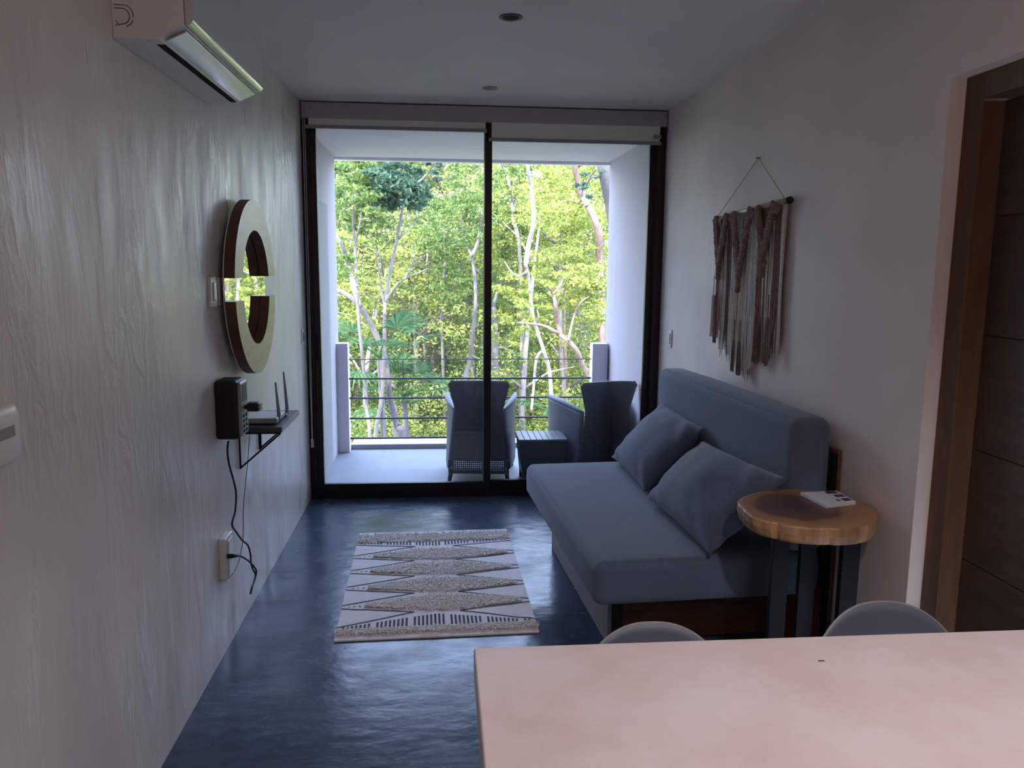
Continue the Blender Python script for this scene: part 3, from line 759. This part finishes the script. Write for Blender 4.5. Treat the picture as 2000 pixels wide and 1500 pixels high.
side(lambda t, k: R(0, 1.42*t, .001 if not k else wob(0,1.42*t)+.004), nv); side(lambda t, k: R(.91, 1.42*t, .001 if not k else wob(.91,1.42*t)+.004), nv)
g.mat = 1
def line(p, q_, w=.0045, wave=0):
    d = Vector((q_[0]-p[0], q_[1]-p[1])); n_ = Vector((-d.y, d.x)).normalized()*w; k = max(6, int(d.length/.025)); rows = []
    for i in range(k+1):
        t = i/k; u, v = p[0]+d.x*t, p[1]+d.y*t; z = wob(u, v)+.0055
        rows.append([R(max(0,min(.91,u-n_.x)), v-n_.y, z), R(max(0,min(.91,u+n_.x)), v+n_.y, z)])
    g.grid(rows)
tips = [1.01, .79, .567, .345]; apx = [1.148, .922, .700, .480, .256]
bounds = [1.22]+tips+[.10]; aL, aR = .345, .565
for k, a in enumerate(apx):
    top = 1.205 if k == 0 else tips[k-1]-.018; bot = tips[k]+.018 if k < 4 else .125
    line((0, top), (aL, a)); line((aL, a), (0, bot)); line((.91, top), (aR, a)); line((aR, a), (.91, bot))
line((0,.098), (.91,.098), .003); line((0,1.235), (.91,1.235), .0025)
for k in range(46):          # dashes of the two end half diamonds
    u = .03+.85*k/45; hgt = 1-abs(u-.455)/.455
    if k % 9 != 7:
        line((u, .112), (u, .118+.115*hgt), .0050); line((u, 1.228), (u, 1.222-.065*hgt), .0045)
for tp in tips:              # dotted tips
    for k in range(5):
        for sd in (0, 1):
            u = .035+.026*k; h_ = .004+.0022*k; uu = .91-u if sd else u
            line((uu, tp-h_), (uu, tp+h_), .0032)
g.build('rug_base', [M['rug'], M['rugline']], rug)
def tufts(name, fn, n, hmax=.022):
    t = MB()
    for _ in range(n):
        r_ = fn()
        if r_ is None: continue
        u, v = r_; z = wob(u, v)+.004; b0 = R(u, v, z)
        a = random.uniform(0, 2*PI); h = random.uniform(.5, 1)*hmax; s = random.uniform(.006,.020)
        dx, dy = s*math.cos(a), s*math.sin(a)-.006; w_ = random.uniform(.0018,.0032); px_, py_ = -math.sin(a)*w_, math.cos(a)*w_
        P_ = []
        for tt in (0, .5, 1): P_.append(((b0.x+dx*tt, b0.y+dy*tt, b0.z+h*math.sin(tt*1.9)/math.sin(1.57) ), w_*(1-.5*tt)))
        rows = [[(p[0]-px_, p[1]-py_, p[2]), (p[0]+px_, p[1]+py_, p[2])] for p, _w in P_]
        t.grid(rows)
    return t.build(name, M['shag'], rug)
for k, tp in enumerate(tips):
    def f(tp=tp):
        u = random.uniform(.115, .86); c_ = 1-abs((u-.49)/.38)**1.7; hh = .009+.094*max(0,c_)
        v = tp+.006+random.uniform(-.75, 1)*hh*.98
        return (u, v)
    tufts('tufted_diamond', f, 3400, .011)
tufts('tufted_band', lambda: (random.uniform(.0,.91), random.uniform(.045,.095)), 1700, .014)
tufts('tufted_band', lambda: (random.uniform(.0,.91), random.uniform(1.25,1.385)), 2400, .012)

# ------------------------------------------------------------ balcony furniture
def wicker_chair(x, y, rz, label):
    t = thing('wicker_armchair', (x, y, 0), rz, label=label, cat='chair', group='dark wicker armchairs on the balcony')
    def wz(z):   # half width of the back at height z
        z = z/.795
        pts = [(.08,.232),(.35,.205),(.62,.180),(.72,.176),(.86,.205),(.97,.228),(1.0,.205)]
        for (a, wa), (b_, wb) in zip(pts[:-1], pts[1:]):
            if z <= b_: return wa+(wb-wa)*max(0,(z-a)/(b_-a))
        return pts[-1][1]
    def ty(z): return .02-.10*max(0, z-.3)
    g = MB(); rows = []
    zs = [.165+(.795-.165)*k/24 for k in range(25)]
    for z in zs:
        w_ = wz(z); rows.append([(w_*math.sin(u*1.25)/math.sin(1.25), ty(z)+.03*u*u, z-.012*u*u*(1 if z > .75 else 0)) for u in [-1+2*i/16 for i in range(17)]])
    g.grid(rows); g.build('backrest', M['weave'], t, smooth=True, solid=.028, world=False)
    lat = MB()       # open lattice under the back panel
    for i in range(26):
        x_ = -.195+.39*i/25; lat.box(x_-.0052, x_+.0052, .018, .028, .085, .175)
    for k in range(6): lat.box(-.20, .20, .016, .030, .082+k*.0165, .0915+k*.0165)
    lat.box(-.228, .228, .012, .034, .066, .086); lat.box(-.232,-.19,.012,.034,.066,.175); lat.box(.19,.232,.012,.034,.066,.175)
    lat.build('lower_lattice', M['weave'], t, world=False)
    for sd in (-1, 1):
        g = MB(); rows = []
        for k in range(15):
            q_ = k/14; zt = .545+.055*q_**.8+.015*math.sin(PI*q_); zb = .10
            row = []
            for j in range(13):
                s = j/12; z = zb+(zt-zb)*s
                base = wz(min(z,.55)); out = base+(.045+.055*s)*math.sin(q_*PI/2)**.8
                row.append((sd*out, .04+.50*q_+.02*s, z))
            rows.append(row)
        g.grid(rows); g.build('side_wall', M['weavearm'], t, smooth=True, solid=.022, world=False)
        top = [Vector(r_[-1]) for r_ in rows]
        MB().tube(top, [.012+.010*math.sin(PI*min(1,i/14)) + .004*i/14 for i in range(15)], 10).build('armrest', M['weavearm'], t, smooth=True, world=False)
        MB().tube([(sd*.205,.03,.12),(sd*.225,.0,.0)], [.020,.014], 10).build('leg', M['wicker'], t, smooth=True, world=False)
        MB().tube([(sd*.24,.50,.12),(sd*.255,.54,.0)], [.020,.014], 10).build('leg', M['wicker'], t, smooth=True, world=False)
    MB().box(-.20,.20,.05,.53,.27,.31).build('seat', M['weave'], t, bevel=.01, world=False)
    MB().box(-.22,.22,.52,.545,.10,.30).build('front_apron', M['weave'], t, bevel=.006, world=False)
    return t
wicker_chair(1.200, 5.875, math.radians(-5), 'dark wicker armchair on the balcony behind the centre door frame, left one')
wicker_chair(2.175, 5.80, math.radians(12), 'dark wicker armchair on the balcony behind the sofa end, right one')
st = thing('balcony_side_table', (1.68, 5.93, 0), label='low dark side table with slatted top between the balcony armchairs', cat='table')
TZ = .355
for k in range(8): MB().box(1.495+k*.0465, 1.5385+k*.0465, 5.775, 6.10, TZ-.012, TZ).build('slat', M['slat'], st, bevel=.003)
MB().box(1.497, 1.864, 5.777, 6.098, TZ-.024, TZ-.013).build('top_board', M['wicker'], st)
def taper(m_, za, zb):
    a, b_ = .018, .0
    vs = []
    for z, i_ in ((za,.03),(zb,.006)):
        vs += [(1.497+i_,5.785+i_,z),(1.864-i_,5.785+i_,z),(1.864-i_,6.09-i_,z),(1.497+i_,6.09-i_,z)]
    m_.add(vs, [(0,3,2,1),(4,5,6,7),(0,1,5,4),(1,2,6,5),(2,3,7,6),(3,0,4,7)]); return m_
taper(MB(), .07, TZ-.025).build('body', M['wicker'], st, bevel=.004)
for x_ in (1.545, 1.815):
    for y_ in (5.83, 6.045): MB().box(x_-.016, x_+.016, y_-.016, y_+.016, 0, .071).build('leg', M['wicker'], st)

# railing
YR = 6.98
rl = thing('balcony_railing', (1.2, YR, 0), label='black steel balcony railing of four bars and a thin top wire', cat='railing')
for z in (.650, .476, .294, .115): MB().tube([(BX0,YR,z),(BX1,YR,z)], .0085, 8).build('bar', M['rail'], rl, smooth=True)
MB().tube([(BX0,YR,.65),(BX0+.004,YR,.822),(BX1-.004,YR,.822),(BX1,YR,.65)], .0042, 6).build('top_wire', M['rail'], rl)
for px in (787, 929, 1056):
    x_ = at(px, 720, 1, YR).x; MB().tube([(x_,YR,.65),(x_,YR,.822)], .0045, 6).build('upright', M['rail'], rl)

# ------------------------------------------------------------ forest
def gz(x, y):
    return -3.2 + max(0, y-15)*.20 + .35*noise.noise(Vector((x*.25, y*.25, 0)))
g = MB(); rows = []
for i in range(61):
    x = -26+62*i/60; rows.append([(x, 7.4+38*j/40, gz(x, 7.4+38*j/40)) for j in range(41)])
g.grid(rows); struct(g, 'terrain_forest_floor', M['ground'], smooth=True)
# the storey under the balcony
struct(MB().box(-.6, 3.0, 7.0, 7.3, -3.6, -.25), 'wall_below_balcony', M['balc_wall'])

def leaves(name, pts, size, mat_, parent, aspect=.5, droop=0.3):
    """one mesh of many separate pointed leaves"""
    n = len(pts); a = RNG.uniform(0, 2*np.pi, n); e = RNG.normal(-droop, .5, n)
    d = np.stack([np.cos(a)*np.cos(e), np.sin(a)*np.cos(e), np.sin(e)], 1)
    r = RNG.normal(size=(n, 3)); s = np.cross(d, r); s /= np.linalg.norm(s, axis=1)[:, None]+1e-9
    sz = size*RNG.uniform(.6, 1.4, n)[:, None]
    V = np.stack([pts-d*sz*.5, pts+s*sz*aspect*.5, pts+d*sz*.5, pts-s*sz*aspect*.5], 1).reshape(-1, 3)
    loc = np.array(wmat(parent).translation); V = V-loc
    me = bpy.data.meshes.new(name); me.vertices.add(4*n); me.loops.add(4*n); me.polygons.add(n)
    me.vertices.foreach_set('co', V.astype(np.float32).ravel())
    me.loops.foreach_set('vertex_index', np.arange(4*n, dtype=np.int32))
    me.polygons.foreach_set('loop_start', np.arange(0, 4*n, 4, dtype=np.int32))
    me.materials.append(mat_); me.update(calc_edges=True)
    o = bpy.data.objects.new(name, me); C.objects.link(o); o.parent = parent
    return o
def blob(c, r, n):
    """points scattered in clumps inside an ellipsoid"""
    c = np.array(c, float); r = np.array(r if hasattr(r, '__len__') else (r, r, r), float)
    k = max(4, n//45); cc_ = RNG.normal(size=(k, 3)); cc_ /= np.linalg.norm(cc_, axis=1)[:, None]; cc_ *= RNG.uniform(.15, 1, k)[:, None]**(1/2.2)
    idx = RNG.integers(0, k, n); p = cc_[idx]+RNG.normal(size=(n, 3))*np.array([.13,.13,.06])
    return c+p*r
def spline(P, n=4):
    out = []
    for i in range(len(P)-1):
        p0, p1, p2, p3 = P[max(i-1,0)], P[i], P[i+1], P[min(i+2,len(P)-1)]
        for k in range(n):
            t = k/n; out.append(.5*((2*p1)+(p2-p0)*t+(2*p0-5*p1+4*p2-p3)*t*t+(3*p1-p0-3*p2+p3)*t**3))
    out.append(P[-1]); return out
def traced_tree(name, label, Y, trunk, r0, r1, bark, branches=(), crown=(), leaf='lf_green', lsize=.09, group='trees just beyond the balcony', cat='tree'):
    P = [at(px, py, 1, Y+.15*math.sin(i*1.3)) for i, (px, py) in enumerate(trunk)]
    root = Vector((P[0].x+.5*(P[0].x-P[1].x), P[0].y, gz(P[0].x, P[0].y)-.1))
    if root.z < P[0].z-.15: P = [root]+P
    t = thing(name, tuple(P[0]), label=label, cat=cat, group=group)
    S = spline(P); n = len(S)
    g = MB(); g.tube(S, [r0+(r1-r0)*i/(n-1) for i in range(n)], 10); g.build('trunk', M[bark], t, smooth=True)
    for (pts, ra_, rb) in branches:
        Q = spline([at(px, py, 1, Y+.25*math.sin(i*.9+px)) for i, (px, py) in enumerate(pts)]); k = len(Q)
        g = MB(); g.tube(Q, [ra_+(rb-ra_)*i/(k-1) for i in range(k)], 7); g.build('branch', M[bark], t, smooth=True)
    pp = [blob(at(px, py, 1, Y+dy), np.array([rp, max(rp, 60), rp*.8])*Y/F, int(nn*1.8)) for (px, py, rp, dy, nn) in crown]
    if pp: leaves('foliage', np.concatenate(pp), lsize*.72, M[leaf], t)
    return t
TT_ = traced_tree
TT_('slender_tree', 'slim pale grey tree nearest the left balcony pillar', 11.0, [(723,866),(716,800),(712,740),(706,680),(700,620),(697,560),(693,480),(690,430),(694,380)], .028, .016, 'bark_g',
    [([(697,560),(685,530),(672,500),(664,470)], .02, .010), ([(693,480),(702,440),(708,400)], .016, .008)],
    [(690,400,55,0,900),(670,350,50,.5,800),(720,430,45,.3,500),(668,520,40,0,350),(735,350,40,.8,500),(700,330,60,1,600)], 'lf_green', .085)
TT_('slender_tree', 'slim grey forking tree with dark blue-green crown left of the centre door frame', 11.6, [(733,870),(742,800),(749,740),(751,680),(751,620),(754,575),(762,530),(775,470),(786,410),(788,395)], .034, .019, 'bark_g',
    [([(753,590),(770,560),(790,545),(812,535),(835,525)], .020, .008), ([(790,545),(805,520),(825,505)], .014, .006), ([(751,600),(744,560),(738,510),(733,480)], .018, .008),
     ([(775,470),(790,455),(812,430),(825,420)], .016, .007), ([(788,395),(800,370),(835,340),(850,312)], .022, .010), ([(788,398),(775,375),(765,350)], .018, .008)],
    [(765,372,46,0,1400),(800,382,40,.3,1000),(748,352,36,-.2,700),(785,338,42,.4,900),(835,335,34,.8,350),(728,385,26,.2,300)], 'lf_dark', .11)
TT_('leaning_tree', 'thick grey trunk leaning in from behind the left pillar', 13.0, [(770,790),(752,700),(728,640),(703,600),(682,578),(655,566),(620,560)], .052, .036, 'bark_g',
    [([(703,600),(690,560),(684,520),(668,480),(650,445)], .05, .02)], [(668,470,50,.5,500),(720,560,55,.5,400),(700,640,50,.6,500)], 'lf_yell', .09)
TT_('slender_tree', 'dark slim tree leaning behind the palm', 12.0, [(787,868),(777,835),(766,800),(760,765),(757,730),(752,690)], .06, .035, 'bark_d', [], [(770,700,40,.5,400),(800,760,45,.6,500)], 'lf_green', .08)
TT_('curving_tree', 'curving grey-brown trunk just left of the centre door frame', 14.0, [(908,760),(914,720),(921,680),(926,630),(929,580),(926,530),(922,500)], .043, .027, 'bark_g',
    [([(922,500),(932,475),(936,450),(938,410)], .035, .015), ([(922,500),(912,480),(906,460),(900,420)], .030, .012), ([(925,520),(938,535)], .02, .01), ([(926,640),(945,632)], .02, .01)],
    [(900,440,70,.5,1300),(935,400,60,.8,900),(870,480,60,.9,900),(880,560,55,1.0,700),(915,350,55,1.1,700)], 'lf_green', .085)
TT_('white_tree', 'tall white-barked tree right of the centre door frame', 13.0, [(1079,850),(1077,780),(1073,725),(1062,685),(1052,655),(1043,625),(1038,590),(1033,545),(1027,515)], .038, .024, 'bark_w',
    [([(1027,515),(1032,480),(1041,440),(1041,400),(1036,360),(1031,330),(1030,295)], .045, .025), ([(1045,640),(1052,620),(1049,605)], .02, .01), ([(1030,530),(1012,540),(998,530),(985,510)], .022, .008), ([(1062,685),(1048,700),(1042,760),(1038,800)], .03, .02)],
    [(1060,420,60,.6,700),(1010,560,55,.8,600),(1080,520,60,.8,700),(1000,640,50,.8,500)], 'lf_yell', .085)
TT_('red_barked_tree', 'reddish leaning tree in front of the right balcony pillar', 12.4, [(1165,760),(1150,735),(1138,712),(1126,685),(1112,668),(1095,655)], .048, .038, 'bark_r',
    [([(1095,655),(1088,625),(1085,595),(1080,575),(1074,562)], .045, .018), ([(1095,655),(1080,645),(1062,636),(1035,632),(1010,630)], .035, .012), ([(1080,575),(1092,560),(1100,545)], .016, .008), ([(1110,665),(1120,620),(1135,590),(1150,580)], .022, .010)],
    [(1110,560,55,.8,800),(1150,600,55,.9,900),(1040,600,45,.6,500),(1160,540,55,.9,800)], 'lf_yell', .085)
TT_('white_tree', 'thin white tree close to the right side of the centre door frame', 16.0, [(1018,700),(1020,640),(1018,580),(1016,510),(1011,460),(1003,432),(1000,420)], .040, .035, 'bark_w',
    [([(1000,420),(1000,390),(995,360),(985,335),(975,310)], .035, .015), ([(1000,425),(1006,390),(1008,350)], .03, .012)],
    [(990,350,50,.5,600),(1000,470,50,.7,600),(975,420,40,.5,400)], 'lf_green', .10)
TT_('thick_tree', 'thick pinkish trunk slanting at upper right of the view', 15.0, [(1176,640),(1174,560),(1172,500),(1170,460),(1160,425),(1147,400),(1134,380),(1128,352),(1121,318),(1116,280)], .075, .055, 'bark_r',
    [([(1147,400),(1125,395),(1105,392),(1090,398)], .03, .012), ([(1134,380),(1150,350),(1165,330)], .035, .015)],
    [(1145,480,60,.6,900),(1100,420,60,.6,900),(1165,350,45,.5,500),(1090,350,50,.8,600)], 'lf_yell', .095)
TT_('dark_tree', 'dark bluish trunk in the top right corner beside the balcony wall', 9.5, [(1215,560),(1205,470),(1194,400),(1184,350),(1176,310),(1168,270)], .09, .07, 'bark_d',
    [([(1184,350),(1160,345),(1145,360),(1132,385)], .014, .006)], [(1148,366,24,0,110),(1150,340,22,0,60)], 'lf_dark', .07)
TT_('grey_tree', 'wide grey trunk partly hidden by the centre door frame', 15.0, [(972,900),(970,800),(967,720),(966,650),(962,600)], .08, .06, 'bark_g', [([(962,600),(975,560),(990,540)], .04, .015)], [(975,560,60,.8,800),(985,700,55,.8,700)], 'lf_green', .09)
for (px0, Y, bk_n, lb) in ((1105,17,'bark_r','thin reddish trunk standing behind the leaning red tree'),(865,16,'bark_g','thin grey trunk above the left wicker armchair'),(830,17.5,'bark_w','thin pale trunk between the palm and the left wicker armchair')):
    TT_('thin_tree', lb, Y, [(px0+8,900),(px0+3,800),(px0,700),(px0-3,600),(px0+5,500),(px0,430)], .045, .02, bk_n, [([(px0-3,600),(px0+20,560),(px0+35,530)], .02, .008)],
        [(px0,430,60,.5,900),(px0+15,530,50,.7,600)], 'lf_green' if px0 < 900 else 'lf_yell', .09)

# fan palm
def palm(px, py, Y, label, R_=.95, nf=11):
    c = at(px, py, 1, Y); base = Vector((c.x, c.y, gz(c.x, c.y)-.1))
    t = thing('fan_palm', tuple(base), label=label, cat='palm', group='fan palms by the balcony')
    g = MB(); g.tube([base, base.lerp(c, .5)+Vector((.06,0,0)), c], [.05,.045,.042], 10); g.build('trunk', M['bark_d'], t, smooth=True)
    for k in range(nf):
        a = 2*PI*k/nf+.3; el = random.uniform(-.3, .9); ln = R_*random.uniform(.55, .8)
        dr = Vector((math.cos(a)*math.cos(el), math.sin(a)*math.cos(el), math.sin(el))); tip = c+dr*ln
        g = MB(); g.tube([c, c+dr*ln*.5+Vector((0,0,.05)), tip], .010, 5)
        fr_ = g.build('frond_stem', M['lf_palm'], t); q_ = MB()
        side_ = dr.cross(Vector((0,0,1))).normalized(); up_ = side_.cross(dr).normalized()
        for j in range(17):
            b_ = -1.45+2.9*j/16; dd = (dr*math.cos(b_)+side_*math.sin(b_)).normalized(); L_ = R_*.62*(1-.25*abs(b_)/1.45)
            nn_ = dd.cross(up_).normalized()*.017; dz = Vector((0,0,-.22*L_))
            q_.add([tip, tip+dd*L_*.5+nn_, tip+dd*L_+dz, tip+dd*L_*.5-nn_], [(0,1,2,3)])
        q_.build('fan_leaf', M['lf_palm'], t)
palm(742, 700, 11.8, 'fan palm behind the railing between the two slim grey trees')
palm(790, 775, 12.6, 'lower fan palm with drooping blades right of the slim grey trees', .85, 9)
palm(1020, 790, 14.5, 'small palm seen between the two wicker armchairs', .7, 7)

# forest behind: full trees, each of its own kind, and shrubs
def forest_tree(x, y, h, r, kind, n, ls, label, group):
    z0 = gz(x, y)
    t = thing({'lf_green':'leafy_tree','lf_yell':'yellow_green_tree','lf_dark':'shady_tree','lf_brown':'dry_tree'}[kind], (x, y, z0), label=label, cat='tree', group=group)
    top = Vector((x+random.uniform(-.5,.5), y, z0+h*.93)); bs = Vector((x, y, z0-.1)); md = bs.lerp(top, .5)+Vector((random.uniform(-.35,.35), 0, 0))
    S = spline([bs, md, top], 5); g = MB(); g.tube(S, [.09-.07*i/(len(S)-1) for i in range(len(S))], 8)
    bark = random.choice(['bark_g','bark_w','bark_r','bark_g','bark_w']); g.build('trunk', M[bark], t, smooth=True)
    g = MB(); pp = []
    for k in range(8):
        f_ = random.uniform(.18, .95); st_ = S[int(f_*(len(S)-1))]; a = random.uniform(0, 2*PI); L_ = r*random.uniform(.5, .95)*(1.1-.5*f_)
        e_ = st_+Vector((math.cos(a)*L_, math.sin(a)*L_, random.uniform(.2,.9)))
        g.tube([st_, st_.lerp(e_,.5)+Vector((0,0,.12)), e_], [.035,.022,.008], 6)
        pp.append(blob(e_, (r*.62, r*.62, r*.50), n//9))
    g.build('branches', M[bark], t, smooth=True)
    pp.append(blob(top, (r*.7, r*.7, r*.6), n//9))
    leaves('foliage', np.concatenate(pp), ls, M[kind], t)
LB = {'lf_green':'mid-green leafy tree in the forest beyond the balcony','lf_yell':'sunlit yellow-green tree in the forest beyond the balcony','lf_dark':'shady blue-green tree in the forest beyond the balcony','lf_brown':'dry pinkish-leaved tree in the forest beyond the balcony'}
GR = {k: v.replace('tree', 'trees').split(' in ')[0]+' of the forest' for k, v in LB.items()}
def xr(Y): return (-.16*Y+.2, .235*Y+.7)
specs = []
for Y, n_, h_ in ((16.5,6,5.4),(18.5,7,6.4),(21,8,7.2),(24,9,7.6),(28,10,8.2)):
    a, b_ = xr(Y)
    for k in range(n_):
        x = a+(b_-a)*(k+.5)/n_+random.uniform(-.3,.3); f_ = (x-a)/(b_-a)
        kind = random.choices(['lf_green','lf_yell','lf_dark','lf_brown'], [(1-f_)*2.6+.4, 1.0+3.2*f_, .12, .5])[0]  # leaf colour paints the shaded left greener and the sunlit right yellower
        specs.append((x, Y+random.uniform(-.6,.6), h_*random.uniform(.85,1.12), kind))
for (x, Y) in ((-6,15),(-5,18),(-8,20),(7,15),(8,18),(9.5,21),(11,24),(-9,25)): specs.append((x, Y, 6.5, 'lf_green'))
for (x, Y, h_, kind) in specs:
    forest_tree(x, Y, h_, 1.5+.02*Y, kind, int(8000), .058+.0026*(Y-12), LB[kind], GR[kind])
def shrub(x, y, r, kind, n, ls, label, group):
    z0 = gz(x, y); t = thing('shrub', (x, y, z0), label=label, cat='shrub', group=group)
    g = MB()
    for k in range(5):
        a = random.uniform(0, 2*PI); g.tube([(x, y, z0-.05), (x+r*.35*math.cos(a), y+r*.35*math.sin(a), z0+r*.7), (x+r*.6*math.cos(a), y+r*.6*math.sin(a), z0+r*1.3)], [.018,.012,.005], 5)
    g.build('stems', M['bark_g'], t)
    leaves('foliage', blob((x, y, z0+r*.95), (r, r, r*.95), n), ls, M[kind], t)
for Y, n_ in ((13.2,6),(15.2,7),(17.5,8),(20,8)):
    a, b_ = xr(Y)
    for k in range(n_):
        x = a+(b_-a)*(k+.5)/n_+random.uniform(-.25,.25); kind = random.choice(['lf_green','lf_yell','lf_green','lf_yell'])
        shrub(x, Y+random.uniform(-.5,.5), random.uniform(.85,1.25), kind, 3600, .062, ('green' if kind == 'lf_green' else 'yellow-green')+' undergrowth shrub seen low behind the balcony railing', ('green' if kind == 'lf_green' else 'yellow-green')+' undergrowth shrubs')

# ------------------------------------------------------------ light
w = bpy.data.worlds.new('sky'); SC.world = w; w.use_nodes = True; nt = w.node_tree; L = nt.links.new
bg = nt.nodes['Background']; tcw = N(nt, 'ShaderNodeTexCoord'); sp = N(nt, 'ShaderNodeSeparateXYZ'); L(tcw.outputs['Generated'], sp.inputs[0])
cr = N(nt, 'ShaderNodeValToRGB'); L(sp.outputs['Z'], cr.inputs[0])
cr.color_ramp.elements[0].position = 0.0; cr.color_ramp.elements[0].color = (.66,.76,1.0,1)
cr.color_ramp.elements[1].position = .6; cr.color_ramp.elements[1].color = (.42,.57,1.0,1)
L(cr.outputs[0], bg.inputs[0]); bg.inputs[1].default_value = 6.3
sl = bpy.data.lights.new('sun', 'SUN'); sl.energy = 8.2; sl.color = (1, .93, .78); sl.angle = math.radians(1.5)
so_ = bpy.data.objects.new('sun', sl); C.objects.link(so_)
dirv = Vector((.30, .62, -.72)).normalized(); so_.rotation_euler = dirv.to_track_quat('-Z', 'Y').to_euler(); so_.location = (-6, -6, 12)
# portal so the sky is sampled through the balcony opening
pl_ = bpy.data.lights.new('window_portal', 'AREA'); pl_.shape = 'RECTANGLE'; pl_.size = 2.36; pl_.size_y = 2.52
po = bpy.data.objects.new('window_portal', pl_); C.objects.link(po); po.location = (1.2, 7.22, 1.29); po.rotation_euler = (-PI/2, 0, 0)
pl_.cycles.is_portal = True
# added warm fill bulb, unseen behind the camera, its reflection hidden by the mullion
LY = -.35; LX = at(952, 600, 1, 2*(D-.006)-LY).x
kl = thing('added_fill_bulb', (LX, LY, H), label='added warm fill bulb, unseen behind the camera', cat='ceiling light')
MB().lathe([(.05,-.001),(.05,-.02),(.045,-.025),(.001,-.025)], 24, Matrix.Translation((LX, LY, H))).build('canopy', M['whiteplast'], kl)
MB().tube([(LX,LY,H-.02),(LX,LY,2.27)], .004, 8).build('cord', M['black'], kl)
m, nt_, b_ = newmat('fill_bulb_glow'); b_.inputs['Emission Color'].default_value = (1,.72,.58,1); b_.inputs['Emission Strength'].default_value = 40
MB().lathe([(.055*math.sin(PI*(i+.02)/16.04), 2.22+.055*math.cos(PI*(i+.02)/16.04)) for i in range(17)], 32, Matrix.Translation((LX, LY, 0))).build('bulb', m, kl, smooth=True)

# added shaded lamp above the frame, put in to brighten the counter
kp = thing('added_counter_lamp', (1.80, .72, H), label='added black cone-shaded lamp, unseen above the view, brightening the counter', cat='ceiling light')
Kx = Matrix.Translation((1.80, .72, 0))
MB().lathe([(.05,H-.001),(.05,H-.02),(.045,H-.025),(.001,H-.025)], 24, Kx).build('canopy', M['whiteplast'], kp)
MB().tube([(1.80,.72,H-.02),(1.80,.72,2.49)], .004, 8).build('cord', M['black'], kp)
g = MB(); pr_ = [(.020,2.30),(.045,2.29),(.075,2.25),(.155,2.08)]; pr_ = [(r, z+.2) for r, z in pr_]
g.lathe(pr_+[(.152,2.28)]+[(r-.004, z-.003) for r, z in pr_[::-1]][1:], 40, Kx); g.f = g.f[:-2]; g.m = g.m[:-2]
g.build('lamp_shade', M['black'], kp, smooth=True)
m, nt_, b_ = newmat('counter_lamp_glow'); b_.inputs['Emission Color'].default_value = (1,.90,.92,1); b_.inputs['Emission Strength'].default_value = 540
MB().lathe([(.036*math.sin(PI*(i+.02)/12.04), 2.39+.036*math.cos(PI*(i+.02)/12.04)) for i in range(13)], 24, Kx).build('bulb', m, kp, smooth=True)

# ------------------------------------------------------------ camera
cd = bpy.data.cameras.new('camera'); cam = bpy.data.objects.new('camera', cd); C.objects.link(cam)
cam.location = CP
R3 = Matrix((CR, CU, -CF)).transposed(); cam.rotation_euler = R3.to_euler()
cd.sensor_width = 36; cd.sensor_fit = 'HORIZONTAL'; cd.lens = F/2000*36; cd.clip_start = .05; cd.clip_end = 200
SC.camera = cam
SC.view_settings.view_transform = 'Standard'; SC.view_settings.look = 'None'; SC.view_settings.exposure = 1.1; SC.view_settings.gamma = 1
SC.view_settings.use_curve_mapping = False
SC.cycles.max_bounces = 10; SC.cycles.diffuse_bounces = 6; SC.cycles.transparent_max_bounces = 12; SC.cycles.use_denoising = True
SC.cycles.sample_clamp_indirect = 8
